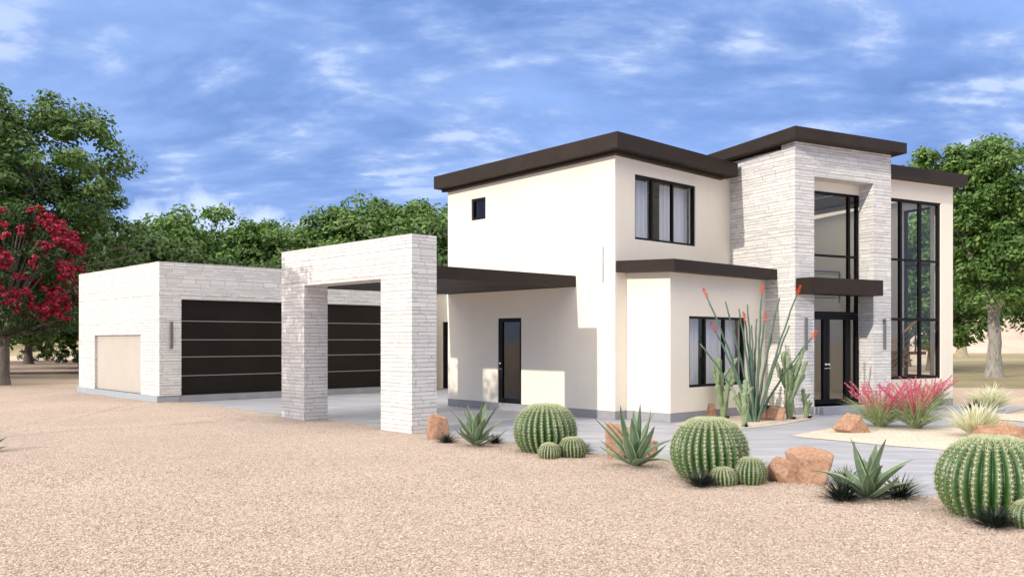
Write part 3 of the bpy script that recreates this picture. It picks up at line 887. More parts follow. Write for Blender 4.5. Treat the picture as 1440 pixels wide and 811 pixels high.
# hero trees
make_tree('leafy_tree', 'tall spreading green tree rising highest behind the red flowering tree', (-25.4, 40, 0), group='trees behind the garage', seed=21, height=12.7, crown_r=7.9, crown_z0=1.6, trunk_r=.34, nclump=600, per=190, leaf=.115, leaf_mat=LEAF_A, clump_r=(.55, 1.1), bare=2)
rp = ground_at(1398, 530)
make_tree('leafy_tree', 'tall green tree with thick mottled grey trunk right of the house', (rp[0], rp[1], 0), seed=33, height=11.6, crown_r=4.35, crown_z0=2.9, trunk_r=.33, nclump=330, per=170, leaf=.11, leaf_mat=LEAF_B, bark=BARK_R, clump_r=(.45, .95))
qx, qy, _q = H.w(0, 5.3)
make_tree('young_tree', 'young thin crowned tree standing left of the gravel yard, outside the frame', (qx - .743 * 14, qy - .669 * 14, 0), seed=71, height=6.5, crown_r=2.3, crown_z0=3.0, trunk_r=.10, nclump=100, per=70, leaf=.07, leaf_mat=LEAF_B, clump_r=(.3, .6))
# background wood: four kinds, copied with their own scale and turn
kinds = []
def bg(px, z, h, r, seed, lm, label, per=130, ncl=210):
    x = (px - 720) / F_PX * z
    return make_tree('leafy_tree', label, (x, z, 0), group='trees behind the garage', seed=seed, height=h, crown_r=r, crown_z0=1.6, trunk_r=.26, nclump=ncl, per=per, leaf=.16, leaf_mat=lm, clump_r=(.7, 1.3))
k0 = bg(300, 56, 9.9, 5.2, 41, LEAF_B, 'round light green tree directly above the left garage door')
k1 = bg(455, 58, 10.0, 5.0, 42, LEAF_B, 'light green tree just above the left end of the portal')
k2 = bg(205, 50, 7.8, 4.6, 43, LEAF_A, 'low dark green tree above the garage corner')
k3 = bg(530, 62, 11.4, 4.6, 44, LEAF_B, 'tall light green tree above the middle of the portal')
spots = [(600, 60, 10.7, 1, 'tree crown nearest the left edge of the tall house wall'), (380, 64, 10.2, 3, 'tree in the dip between the two rounded light green trees'),
         (120, 58, 9.5, 2, 'dark tree filling the gap right of the tallest left tree'), (40, 66, 11, 0, 'tree standing hidden behind the tallest left tree'),
         (-60, 52, 11.5, 1, 'tree at the left edge of the view behind the flowering tree'), (250, 70, 11.3, 3, 'farther tree seen between the crowns above the garage corner'),
         (660, 60, 10.5, 0, 'tree hidden behind the tall house wall'), (-30, 70, 10, 2, 'far tree at the left edge beyond the clearing'),
         (330, 74, 10.5, 2, 'farther dark tree behind the light green tree above the garage'), (500, 74, 10.5, 0, 'farther tree behind the portal trees'),
         (160, 75, 9, 1, 'far low tree behind the garage corner'), (420, 50, 6.5, 2, 'low dark tree right behind the garage roof edge'), (560, 52, 7.5, 2, 'low dark tree behind the right leg of the portal'),
         (350, 50, 6.0, 2, 'low dark tree right behind the middle of the garage roof'), (620, 50, 8.0, 2, 'low dark tree in the slot between portal and tall wall')]
base_h = [9.9, 10.0, 7.8, 11.4]
src = [k0, k1, k2, k3]
for i, (px, z, h, k, lab) in enumerate(spots):
    s = h / base_h[k]
    copy_thing(src[k], ((px - 720) / F_PX * z, z, 0), 1.3 + i * 1.9, (s * 1.05, s * 1.05, s), lab)
# beyond the right wing
rspots = [(1310, 52, 9.5, 0, 'tree seen through the tall stair window'), (1275, 60, 9, 1, 'tree behind the right wing roof'),
          (1350, 165, 15.5, 1, 'distant tree on the sand hill just right of the wing'), (1415, 172, 16, 0, 'distant tree on the sand hill right behind the grey trunk'), (1475, 168, 16, 3, 'distant tree on the sand hill at the right edge'), (1540, 60, 12, 0, 'tree just outside the right edge')]
for i, (px, z, h, k, lab) in enumerate(rspots):
    s = h / base_h[k]
    c = copy_thing(src[k], ((px - 720) / F_PX * z, z, 0), .7 + i * 2.1, (s, s, s), lab); c['group'] = 'trees beyond the right wing'
pp = ground_at(1352, 502)
make_tree('pale_trunk_tree', 'tree with a short pale yellowish trunk between house and grey trunked tree', (pp[0], pp[1], 0), seed=61, height=9.5, crown_r=4.2, crown_z0=3.8, trunk_r=.5, nclump=110, per=120, leaf=.16, leaf_mat=LEAF_A, bark=BARK_P, clump_r=(.6, 1.0))

# crimson flowering tree
fp = ground_at(4, 541)
def flowering():
    loc = (fp[0], fp[1], 0)
    o = empty('flowering_tree', loc, 'small tree covered in crimson blossoms at the left edge, left of the garage', 'flowering tree')
    rg = random.Random(5); tb = MB()
    X, Y = loc[0], loc[1]
    tb.tube([(X - .05, Y, -.1), (X, Y, .4), (X + .05, Y, 1.3), (X, Y, 2.4)], [.36, .24, .2, .16], 12)
    cl = []; rr = []; bl = []; br = []
    for k in range(170):
        a = rg.uniform(0, 2 * pi); zf = rg.random(); z = 2.0 + 5.0 * zf
        rad = 3.0 * sqrt(max(.04, 1 - ((zf - .42) / .62) ** 2)) * rg.random() ** .4
        p = (cos(a) * rad, sin(a) * rad * .9, z); cl.append(p); rr.append(rg.uniform(.35, .6))
        if k % 3 == 0: tb.tube([(X, Y, 1.8), (X + p[0] * .5, Y + p[1] * .5, 1.8 + (z - 1.8) * .6), (X + p[0], Y + p[1], z)], [.07, .045, .012], 5, cap=False)
    for k in range(210):
        a = rg.uniform(0, 2 * pi); zf = rg.random(); z = 2.7 + 4.3 * zf
        rad = 2.95 * sqrt(max(.04, 1 - ((zf - .42) / .64) ** 2)) * rg.uniform(.85, 1.04)
        c = Vector((cos(a) * rad, sin(a) * rad * .9, z))
        for q in range(4):
            bl.append(tuple(c + Vector((rg.uniform(-.26, .26), rg.uniform(-.26, .26), rg.uniform(-.2, .24))))); br.append(rg.uniform(.07, .17))
    tb.build('trunk', BARK, o)
    link('crown', leaf_mesh('crown', cl, rr, 75, .085, 8, .8, .1, LEAF_D), o, loc)
    link('blossom', leaf_mesh('blossom', bl, br, 52, .048, 9, .9, 0, BLOSSOM, .8), o, loc)
flowering()


def shrub(name, label, px, py, w, h, seed, lm, leaf=.09, n=60, per=90, group=None):
    x, y = ground_at(px, py); rg = random.Random(seed); cl = []; rr = []
    for k in range(n):
        a = rg.uniform(0, 2 * pi); q = sqrt(rg.random()); z = rg.random()
        cl.append((cos(a) * q * w * (1 - .5 * z), sin(a) * q * w * .8 * (1 - .5 * z), .15 + z * h)); rr.append(rg.uniform(.2, .42) * max(.6, w * .5))
    o = link(name, leaf_mesh(name, cl, rr, per, leaf, seed, .8, 0, lm), None, (x, y, 0))
    return tag(o, label, 'shrub', group)
shrub('shrub', 'light green shrub under the flowering tree left of the garage', 58, 507, 2.1, 2.6, 3, LEAF_B, .09, 80)
shrub('shrub', 'dark bush close against the left edge of the garage', 100, 512, 1.5, 2.4, 4, LEAF_D, .09, 60)
for i, (px, py, w, h, lab) in enumerate([(-40, 500, 3.2, 3.0, 'dark undergrowth shrub at the far left edge'), (200, 505, 3.5, 3.4, 'undergrowth shrub behind the garage corner'), (-5, 497, 2.6, 2.6, 'dark shrub between the flowering tree trunk and the clearing')]):
    shrub('shrub', lab, px, py, w, h, 12 + i, LEAF_D, .13, 70, 80)

# ------------------------------------------------------------------ rocks
def rock(px, py, w, h, seed, label, dpt=None, rot=0.0, lean=0.0):
    """Angular boulder: a ball cut by random planes, then roughened."""
    x, y = ground_at(px, py); rg = random.Random(seed)
    import bmesh
    bm = bmesh.new(); bmesh.ops.create_icosphere(bm, subdivisions=5, radius=1)
    pl = []
    for k in range(11):
        d = Vector((rg.gauss(0, 1), rg.gauss(0, 1), rg.gauss(0, .8))).normalized(); pl.append((d, rg.uniform(.55, .9)))
    pl.append((Vector((.15, -.1, 1)).normalized(), .72)); pl.append((Vector((0, 0, -1)), .6))
    for v in bm.verts:
        d = v.co.normalized(); r = 1.15
        for n_, k in pl:
            c = d.dot(n_)
            if c > .05: r = min(r, k / c)
        r *= 1 + .035 * mnoise.noise(d * 3.1 + Vector((seed, 0, 0))) + .04 * mnoise.noise(d * 8 + Vector((seed, 0, 0))) + .022 * mnoise.noise(d * 19 + Vector((seed, 0, 0)))
        v.co = d * r
    dp = dpt or w * .8
    mx = max(v.co.x for v in bm.verts) - min(v.co.x for v in bm.verts); mz = max(v.co.z for v in bm.verts) - min(v.co.z for v in bm.verts); z0 = min(v.co.z for v in bm.verts)
    c, s = cos(rot), sin(rot)
    for v in bm.verts:
        X = v.co.x / mx * w; Y = v.co.y / mx * dp; Z = (v.co.z - z0) / mz * h * 1.12 - h * .12
        X += lean * Z
        v.co = (X * c - Y * s, X * s + Y * c, Z)
    me = bpy.data.meshes.new('boulder'); bm.to_mesh(me); bm.free(); me.materials.append(ROCK)
    me.polygons.foreach_set('use_smooth', [True] * len(me.polygons))
    o = link('boulder', me, None, (x, y + dp * .3, 0))
    return tag(o, label, 'rock', 'red sandstone boulders around the planting')


def S(px, py): return px / F_PX * ground_at(720, py)[1]      # metres across px pixels at the ground row py
rock(617, 619, S(34, 619), S(38, 619), 1, 'reddish boulder at the foot of the portal, behind the leftmost agave', rot=.4)
rock(873, 645, S(42, 645), S(50, 645), 2, 'rounded reddish boulder behind the left leaves of the agave between two big cacti')
rock(908, 648, S(44, 648), S(34, 648), 3, 'lower reddish boulder behind the right leaves of the agave between two big cacti')
rock(1108, 681, S(62, 681), S(36, 681), 14, 'front sloping reddish boulder beside the small barrel cacti', rot=-.3)
rock(1146, 680, S(62, 680), S(50, 680), 5, 'largest reddish boulder, behind the dark grass tuft and agave', rot=.5)
rock(1207, 609, S(54, 609), S(27, 609), 6, 'low reddish boulder in front of the pink flowering grasses', lean=-.3)
rock(1400, 618, S(52, 618), S(20, 618), 17, 'flat reddish boulder right behind the rightmost big cactus')
rock(1432, 621, S(50, 621), S(26, 621), 8, 'reddish boulder cut by the right edge of the picture')
rock(993, 588, S(36, 588), S(22, 588), 9, 'pale reddish boulder against the bay wall, left of the tall cactus')
rock(1064, 590, S(34, 590), S(22, 590), 10, 'reddish boulder hidden behind the base of the ocotillo')
rock(1092, 591, S(30, 591), S(20, 591), 11, 'small reddish boulder between the ocotillo and the right upright cactus')

# ------------------------------------------------------------------ barrel cacti
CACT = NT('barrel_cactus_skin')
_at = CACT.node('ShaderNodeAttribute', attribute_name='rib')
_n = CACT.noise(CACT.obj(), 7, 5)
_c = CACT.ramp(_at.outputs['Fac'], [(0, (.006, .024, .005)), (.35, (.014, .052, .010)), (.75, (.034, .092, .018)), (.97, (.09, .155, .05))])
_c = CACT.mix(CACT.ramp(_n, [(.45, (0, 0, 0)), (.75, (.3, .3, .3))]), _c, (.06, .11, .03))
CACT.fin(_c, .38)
SPINE = mat_leaf('cream_spines', [(0, (.42, .36, .22)), (1, (.80, .76, .60))], .2)
WOOL = mat_simple('pale_cactus_wool', (.42, .50, .33), .95, 0, .25, 30, .6)


def barrel(px, py, wpx, hm, seed, label, nrib=26, small=False):
    x, y = ground_at(px, py); rad = wpx / 2 / F_PX * y; k_ = (y + .5 * rad) / y; x *= k_; y *= k_; rad *= k_; hm *= k_ ** .5; rg = random.Random(seed)
    loc = (x, y, 0)
    o = empty('barrel_cactus', loc, label, 'cactus', 'small barrel cacti' if small else 'large barrel cacti')
    nu = nrib * 10; nv = 44
    co = []; att = []
    ph0 = rg.random()
    wob = rg.uniform(0, 6)
    def prof(t):                                 # t 0 base .. 1 apex
        a = -.92 + t * (pi / 2 + .92) if False else None
        th = radians(-58) + t * radians(148)
        r = cos(th); z = sin(th)
        r = math.copysign(abs(r) ** .86, r) if r > 0 else 0
        return max(r, 0), z
    zlo = prof(0)[1]; 
    def point(u, t, extra=0.0):
        r, z = prof(t)
        ph = 2 * pi * u
        k = u * nrib + .22 * sin(t * 3 + wob)
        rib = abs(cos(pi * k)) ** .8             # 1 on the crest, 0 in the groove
        amp = .115 * min(1, r * 2.2 + .12) * (1 if t < .93 else max(0, (1 - t) / .07))
        rr = r * (1 - amp * (1 - rib)) + extra * max(r, .1)
        lumpy = 1 + .015 * sin(ph * 3 + wob) + .01 * sin(t * 90) * rib
        zz = (z - zlo) / (1 - zlo)
        zz -= .05 * math.exp(-(r / .22) ** 2)    # dimple at the crown
        return (rad * rr * lumpy * cos(ph), rad * rr * lumpy * sin(ph), hm * (zz + extra * z) - .03), rib
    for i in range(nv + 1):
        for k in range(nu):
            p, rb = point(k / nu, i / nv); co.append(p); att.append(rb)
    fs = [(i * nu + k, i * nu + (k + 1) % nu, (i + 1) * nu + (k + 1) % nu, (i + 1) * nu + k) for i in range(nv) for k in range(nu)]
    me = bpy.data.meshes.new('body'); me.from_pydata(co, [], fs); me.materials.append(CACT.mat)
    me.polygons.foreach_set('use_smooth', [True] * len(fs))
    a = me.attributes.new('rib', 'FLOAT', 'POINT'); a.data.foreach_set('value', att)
    link('body', me, o, loc)
    sp = MB(); L = (.048 if not small else .028); W_ = .0028 if not small else .0021
    na = 21 if not small else 15
    for q in range(nrib):
        for s_ in range(na):
            t = .10 + .86 * (s_ + rg.uniform(-.12, .12)) / na
            u = (q - .22 * sin(t * 3 + wob)) / nrib
            p, _ = point(u, t, .004); p2, _ = point(u, t, .05)
            p = Vector(p); nn = (Vector(p2) - p).normalized()
            tn = nn.cross(Vector((0, 0, 1))).normalized(); bn = nn.cross(tn)
            for z_ in range(7):
                an = z_ * 2 * pi / 7 + rg.random() * .6
                d = (nn * rg.uniform(.35, .9) + (tn * cos(an) + bn * sin(an)) * .9).normalized()
                sd_ = d.cross(nn).normalized() if d.cross(nn).length > .01 else tn
                l_ = L * rg.uniform(.7, 1.25)
                pc = p + Vector(loc)
                sp.quad([pc - sd_ * W_, pc + sd_ * W_, pc + d * l_])
            # the woolly areole
            pc = p + Vector(loc); s0 = .0065 if not small else .0045
            sp.quad([pc + nn * .004 + tn * s0, pc + nn * .004 + bn * s0, pc + nn * .004 - tn * s0, pc + nn * .004 - bn * s0])
    sp.build('spines', SPINE, o)
    # woolly crown
    wl = MB(); rg2 = random.Random(seed + 5); nw = 3200 if not small else 700
    for q in range(nw):
        a_ = rg2.uniform(0, 2 * pi); r_ = rg2.random() ** .7 * .47
        t = 1 - r_ * .61
        p, _ = point(a_ / (2 * pi), min(.999, t), .01); p = Vector(p) + Vector(loc)
        d = Vector((cos(a_) * .6 * r_ / .44 + rg2.gauss(0, .3), sin(a_) * .6 * r_ / .44 + rg2.gauss(0, .3), 1)).normalized()
        sd_ = d.cross(Vector((rg2.gauss(0, 1), rg2.gauss(0, 1), 0))).normalized(); l_ = rg2.uniform(.012, .03) * (1 if not small else .7)
        wl.quad([p - sd_ * .004, p + sd_ * .004, p + d * l_])
    wl.build('crown_wool', WOOLY, o)
    return o


WOOLY = mat_leaf('cream_wool_spines', [(0, (.34, .42, .24)), (.5, (.60, .65, .48)), (1, (.84, .84, .72))], .25)
barrel(767.5, 639, 89, .80, 1, 'big barrel cactus nearest the side door, first of the three large ones from the left', 29)
barrel(998, 677, 108, .815, 2, 'big barrel cactus in the middle, in front of the bay', 30)
barrel(1397, 733, 152, .835, 3, 'big barrel cactus cut by the right edge of the picture', 31)
barrel(772.5, 646, 31, .27, 4, 'smallest barrel cactus in front of the left big one', 22, True)
barrel(805.5, 644, 40, .34, 5, 'small barrel cactus at the right foot of the left big one', 24, True)
barrel(1017, 683, 39, .25, 6, 'small barrel cactus at the front foot of the middle big one', 22, True)
barrel(1054.5, 682, 47, .36, 7, 'small barrel cactus between the middle big one and the reddish boulders', 24, True)
barrel(1447, 746, 50, .30, 8, 'small barrel cactus half cut by the right edge of the picture', 22, True)

# ------------------------------------------------------------------ blades: agaves, grasses


def blade(b, p0, az, length, lift, bend, w, n=8, cup=.25, twist=0.0, m=0, tipz=None, belly=.35, base=.55):
    """Arching tapered leaf: az direction, lift the start angle, bend the droop along it; folded along its middle."""
    p = Vector(p0); prev = None; ang = lift
    for i in range(n + 1):
        t = i / n
        d = Vector((cos(az) * cos(ang), sin(az) * cos(ang), sin(ang)))
        side = Vector((-sin(az), cos(az), 0)); up = side.cross(d) * -1
        ww = w * (base + (1 - base) * sin(min(1, t / belly) * pi / 2)) if t < belly else w * (1 - ((t - belly) / (1 - belly)) ** 1.6)
        ww = max(ww, w * .015)
        l_ = p - side * ww + up * ww * cup; r_ = p + side * ww + up * ww * cup; c_ = p.copy()
        if prev:
            b.quad([prev[0], prev[1], c_, l_], [(0, prev[3]), (.5, prev[3]), (.5, t), (0, t)], m, True)
            b.quad([prev[1], prev[2], r_, c_], [(.5, prev[3]), (1, prev[3]), (1, t), (.5, t)], m, True)
        prev = (l_, c_, r_, t)
        p = p + d * (length / n); ang -= bend / n
        az += twist / n


def mat_blade(name, mid, edge, tip, rough=.5, trans=.12, ew=.16):
    m = NT(name); uv = m.uv(); sp = m.node('ShaderNodeSeparateXYZ'); m.l.new(uv, sp.inputs[0])
    g = m.node('ShaderNodeNewGeometry'); rnd = g.outputs['Random Per Island']
    mp = m.node('ShaderNodeMapping'); m.l.new(uv, mp.inputs[0]); mp.inputs['Scale'].default_value = (9, .8, 1)
    st = m.noise(mp.outputs[0], 3, 4)
    c = m.ramp(st, [(.3, tuple(x * .75 for x in mid)), (.7, tuple(x * 1.3 for x in mid))])
    e = m.math('MINIMUM', sp.outputs[0], m.math('SUBTRACT', 1, sp.outputs[0]))
    c = m.mix(m.ramp(e, [(ew * .5, (1, 1, 1)), (ew, (0, 0, 0))]), c, edge)
    c = m.mix(m.ramp(sp.outputs[1], [(.7, (0, 0, 0)), (1, (1, 1, 1))]), c, tip)
    c = m.mix(.3, c, m.ramp(rnd, [(0, tuple(x * .6 for x in mid)), (1, tuple(min(1, x * 1.5) for x in mid))]))
    m.put(m.bsdf.inputs['Base Color'], c); m.bsdf.inputs['Roughness'].default_value = rough
    tl = m.node('ShaderNodeBsdfTranslucent'); m.l.new(c, tl.inputs[0])
    mx = m.node('ShaderNodeMixShader'); mx.inputs[0].default_value = trans
    m.l.new(m.bsdf.outputs[0], mx.inputs[1]); m.l.new(tl.outputs[0], mx.inputs[2]); m.l.new(mx.outputs[0], m.out.inputs[0])
    return m.mat


AGAVE = mat_blade('agave_leaf', (.125, .19, .11), (.42, .50, .30), (.10, .12, .06), .4, .06, .12)
TUFT = mat_blade('black_mondo_grass', (.012, .022, .013), (.02, .03, .022), (.04, .06, .045), .35, .05)
YUCCA = mat_blade('red_yucca_leaf', (.24, .36, .16), (.62, .62, .38), (.45, .28, .18), .5, .2, .3)
VARIEG = mat_blade('variegated_blade', (.80, .78, .55), (.22, .34, .12), (.85, .82, .66), .5, .3, .14)


def agave(px, py, w, h, seed, label):
    x, y = ground_at(px, py); rg = random.Random(seed); b = MB()
    n = 19
    for k in range(n):
        t = k / n
        az = k * 2.39996 + rg.uniform(-.2, .2)
        lift = radians(14 + 66 * t + rg.uniform(-5, 5))
        ln = (w * (.98 - .1 * t) if t < .4 else h * 1.05) * rg.uniform(.82, 1.08)
        blade(b, (x + cos(az) * .05 * (1 - t), y + sin(az) * .05 * (1 - t), .02 + .06 * t), az, ln, lift, rg.uniform(-.55, .75) if t > .25 else rg.uniform(-.7, .1), .072 * rg.uniform(.8, 1.15), 12, .42, rg.uniform(-.25, .25), belly=.42, base=.62)
    o = b.build('agave', AGAVE, None, (x, y, 0))
    return tag(o, label, 'agave', 'agave rosettes')


agave(670, 628, .56, .70, 1, 'agave rosette at the portal foot, in front of a reddish boulder')
agave(893, 657, .66, .80, 2, 'agave rosette between the left and middle big barrel cacti')
agave(1222, 703, .58, .60, 3, 'agave rosette growing between two dark grass tufts')
xa, ya = ground_at(-20, 634)
agave(-22, 636, .40, .36, 9, 'small agave cut by the left edge of the picture, alone on the gravel')


def tuft(px, py, w, seed, label, n=170, mat=None, wd=.006):
    x, y = ground_at(px, py); rg = random.Random(seed); b = MB()
    for k in range(n):
        az = rg.uniform(0, 2 * pi); q = rg.random() ** .6
        blade(b, (x + cos(az) * .05 * q, y + sin(az) * .05 * q, .0), az + rg.uniform(-.3, .3), w * rg.uniform(.7, 1.15), radians(85 - 60 * q), rg.uniform(.3, 1.0), wd, 4, .3)
    o = b.build('grass_tuft', mat or TUFT, None, (x, y, 0))
    return tag(o, label, 'grass tuft', 'dark grass tufts')


tuft(628, 624, .26, 1, 'dark grass tuft in front of the boulder at the portal foot')
tuft(696, 623, .20, 2, 'dark grass tuft half hidden by the right leaves of the leftmost agave')
tuft(819, 637, .24, 3, 'dark grass tuft right of the left pair of small barrel cacti')
tuft(984, 684, .27, 4, 'dark grass tuft at the front left foot of the middle big barrel cactus', 200)
tuft(1062, 664, .22, 5, 'dark grass tuft peeping out behind the small barrel cactus by the boulders')
tuft(1184, 706, .33, 6, 'dark grass tuft left of the right agave, the larger of that pair', 260)
tuft(1190, 684, .30, 16, 'dark grass tuft between the largest boulder and the right agave')
tuft(1265, 702, .34, 7, 'dark grass tuft right of the right agave', 230)
tuft(1397, 743, .29, 8, 'dark grass tuft in front of the big barrel cactus at the right edge', 220)
tuft(1368, 579, .35, 10, 'small dark tuft left of the upper pale striped grass', 120, None, .012)


FLOWER_PINK = mat_leaf('coral_pink_flowers', [(0, (.38, .03, .11)), (.4, (.62, .08, .20)), (.75, (.80, .20, .33)), (1, (.90, .44, .52))], .3, 3.0)


def red_yucca(px, py, wpx, hpx, seed, label, nst=34):
    x, y = ground_at(px, py); rg = random.Random(seed); w = S(wpx, py); h = S(hpx, py)
    o = empty('red_yucca', (x, y, 0), label, 'flowering grass', 'pink flowering grass clumps')
    b = MB()
    for k in range(300):
        az = rg.uniform(0, 2 * pi); q = rg.random() ** .7
        blade(b, (x + cos(az) * .07 * q, y + sin(az) * .07 * q, 0), az, w * rg.uniform(.8, 1.45), radians(86 - 52 * q), rg.uniform(.3, 1.25), .011, 7, .35, rg.uniform(-.3, .3))
    b.build('leaves', YUCCA, o)
    f = MB(); st = MB()
    for k in range(nst):
        az = rg.uniform(0, 2 * pi); q = rg.random() ** .6
        ang = radians(90 - 32 * q); ln = h * rg.uniform(.85, 1.15) / max(.7, sin(ang) * .95)
        p = Vector((x, y, 0)); pts = [p.copy()]
        for i in range(12):
            p = p + Vector((cos(az) * cos(ang), sin(az) * cos(ang), sin(ang))) * ln / 12; ang -= .035; pts.append(p.copy())
        st.tube(pts, [.005] * 13, 4, cap=False)
        for i in range(56):
            t = 5 + 7 * (i / 56); a = int(min(t, 11.99)); c = pts[a].lerp(pts[a + 1], t - a)
            rr = .042 * (1 - .55 * i / 56)
            c = c + Vector((rg.gauss(0, rr * .55), rg.gauss(0, rr * .55), rg.gauss(0, rr * .4)))
            d = Vector((rg.gauss(0, 1), rg.gauss(0, 1), rg.gauss(0, .8) - .2)).normalized(); e = d.cross(Vector((rg.gauss(0, 1), 1, 0))).normalized()
            s_ = rg.uniform(.009, .016)
            f.quad([c - d * s_ * 1.4, c + e * s_ * .7, c + d * s_ * 1.4, c - e * s_ * .7])
    st.build('flower_stalk', mat_pinkstem, o); f.build('blossom', FLOWER_PINK, o)
    return o


mat_pinkstem = mat_simple('pink_stem', (.45, .12, .12), .6)
red_yucca(1238, 600, 52, 60, 1, 'left pink flowering grass clump beside the entry door', 38)
red_yucca(1288, 602, 52, 64, 2, 'front right pink flowering grass clump below the stair window', 38)
red_yucca(1309, 574, 34, 44, 3, 'smaller pink flowering grass clump against the right wing wall', 22)


def striped(px, py, wpx, seed, label):
    x, y = ground_at(px, py); rg = random.Random(seed); b = MB(); w = S(wpx, py)
    for k in range(260):
        az = rg.uniform(0, 2 * pi); q = rg.random() ** .6
        blade(b, (x + cos(az) * .08 * q, y + sin(az) * .08 * q, 0), az, w * rg.uniform(.75, 1.15), radians(88 - 55 * q), rg.uniform(.1, .8), .021, 6, .3, rg.uniform(-.4, .4))
    o = b.build('striped_grass', VARIEG, None, (x, y, 0))
    return tag(o, label, 'ornamental grass', 'pale striped grasses')


striped(1392, 577, 40, 1, 'upper pale striped grass clump, behind the other')
striped(1374, 613, 52, 2, 'lower pale striped grass clump beside the flat boulder')

# ------------------------------------------------------------------ ocotillo
STEM = mat_simple('ocotillo_stem', (.075, .13, .085), .6, 0, .35, 9)
ORANGE = mat_leaf('orange_red_flower', [(0, (.55, .045, .008)), (.5, (.85, .12, .015)), (1, (.95, .28, .05))], .2, 3.0)
ox, oy = ground_at(1061, 593)
oc = empty('ocotillo', (ox, oy, 0), 'tall ocotillo with thin fanned stems and orange red flower tips in front of the bay', 'ocotillo')
stems = [(994, 417, 1, -.2), (1006, 465, 1, .25), (984, 483, 0, .1), (1020, 424, 0, .2), (1039, 434, 0, -.3), (1051, 428, 0, .15), (1048, 451, 1, -.15), (1057, 457, 0, .35), (1071, 413, 1, .1), (1075, 451, 1, -.3), (1096, 419, 0, .25), (1121, 413, 1, 0), (1110, 457, 0, -.25), (1141, 475, 1, .2), (1064, 448, 0, .45), (1086, 470, 0, .4)]
rg = random.Random(3)
for (px, py, fl, dd) in stems:
    z = EYE + (HOR - py) / F_PX * (oy + dd); tip = Vector(((px - 720) / F_PX * (oy + dd), oy + dd, z))
    b0 = Vector((ox + (tip.x - ox) * .06 + rg.uniform(-.03, .03), oy + dd * .1, 0)); mid = b0.lerp(tip, .5) + Vector(((tip.x - ox) * -.10 + rg.uniform(-.02, .02), 0, .06))
    pts = []
    for i in range(15):
        t = i / 14; pts.append(b0 * (1 - t) ** 2 + mid * 2 * t * (1 - t) + tip * t * t + Vector((.008 * sin(i * 1.7 + px), .008 * sin(i * 2.3), 0)))
    s = MB(); s.tube(pts, [.031 - .015 * i / 14 for i in range(15)], 7)
    for i in range(1, 14):                      # short thorns
        for q in range(4):
            c = pts[i].lerp(pts[i + 1], rg.random()) if i < 14 else pts[i]; a_ = rg.uniform(0, 2 * pi); d = Vector((cos(a_), sin(a_), .2)); s.tube([c + d * .015, c + d * .04], [.0025, .0008], 3)
    so_ = s.build('stem', STEM, oc)
    if fl:
        f = MB(); ax = (pts[-1] - pts[-2]).normalized()
        for i in range(150):
            t = rg.random(); c = tip - ax * .03 + ax * .24 * t; a_ = rg.uniform(0, 2 * pi)
            r_ = .052 * (1 - .7 * t) + .008; s1 = ax.cross(Vector((0, 1, 0))).normalized(); s2 = ax.cross(s1)
            d = (s1 * cos(a_) + s2 * sin(a_)); p = c + d * r_ * rg.uniform(.3, 1)
            w_ = (d + ax * .6).normalized(); e = w_.cross(ax + Vector((.1, .1, .1))).normalized()
            f.quad([p - w_ * .010, p + e * .009, p + w_ * .020, p - e * .009])
        f.build('flower', ORANGE, so_)

# ------------------------------------------------------------------ upright pad cacti
PADM = NT('upright_cactus_skin')
_v = PADM.node('ShaderNodeTexVoronoi'); _v.inputs['Scale'].default_value = 26; PADM.l.new(PADM.obj(), _v.inputs['Vector'])
_c = PADM.ramp(PADM.noise(PADM.obj(), 4, 4), [(.3, (.15, .21, .10)), (.7, (.26, .33, .18))])
_c = PADM.mix(PADM.ramp(_v.outputs['Distance'], [(.10, (.8, .8, .8)), (.2, (0, 0, 0))]), _c, (.55, .58, .42))
PADM.fin(_c, .6, PADM.bump(_v.outputs['Distance'], .4, .01))
WHITE_FL = mat_simple('white_cactus_flower', (.75, .72, .62), .7)
DARKSOIL = mat_simple('dark_root_clump', (.03, .022, .025), .95, 0, .4, 10, .5)


def finger(b, base, tip, r, rg):
    """One ribbed finger of an upright cactus: bulging, rounded at the top, pinched at the foot."""
    base = Vector(base); tip = Vector(tip); n = 22; m = 28; ax = (tip - base); L = ax.length; ax.normalize()
    s1 = ax.cross(Vector((0, 1, 0))).normalized(); s2 = ax.cross(s1); st = len(b.v)
    bend = Vector((rg.uniform(-.06, .06), rg.uniform(-.06, .06), 0)) * L
    for i in range(n + 1):
        t = i / n
        rr = r * (.55 + .45 * sin(min(1, t * 1.7) * pi / 2)) * (1 if t < .82 else sqrt(max(0, 1 - ((t - .82) / .18) ** 2)))
        c = base + ax * L * t + bend * sin(t * pi)
        rr *= 1 + .08 * sin(t * 11 + r * 90)
        for k in range(m):
            a = 2 * pi * k / m; q = rr * (1 + .16 * abs(cos(a * 3.5)) ** .7 - .08 + .05 * sin(t * 31 + a * 3)); p = c + (s1 * cos(a) + s2 * sin(a) * .8) * q; b.v.append(tuple(p))
    for i in range(n):
        for k in range(m):
            a = st + i * m + k; c = st + i * m + (k + 1) % m
            b.f.append((a, c, c + m, a + m)); b.uv += [(0, 0)] * 4; b.m.append(0); b.sm.append(True)


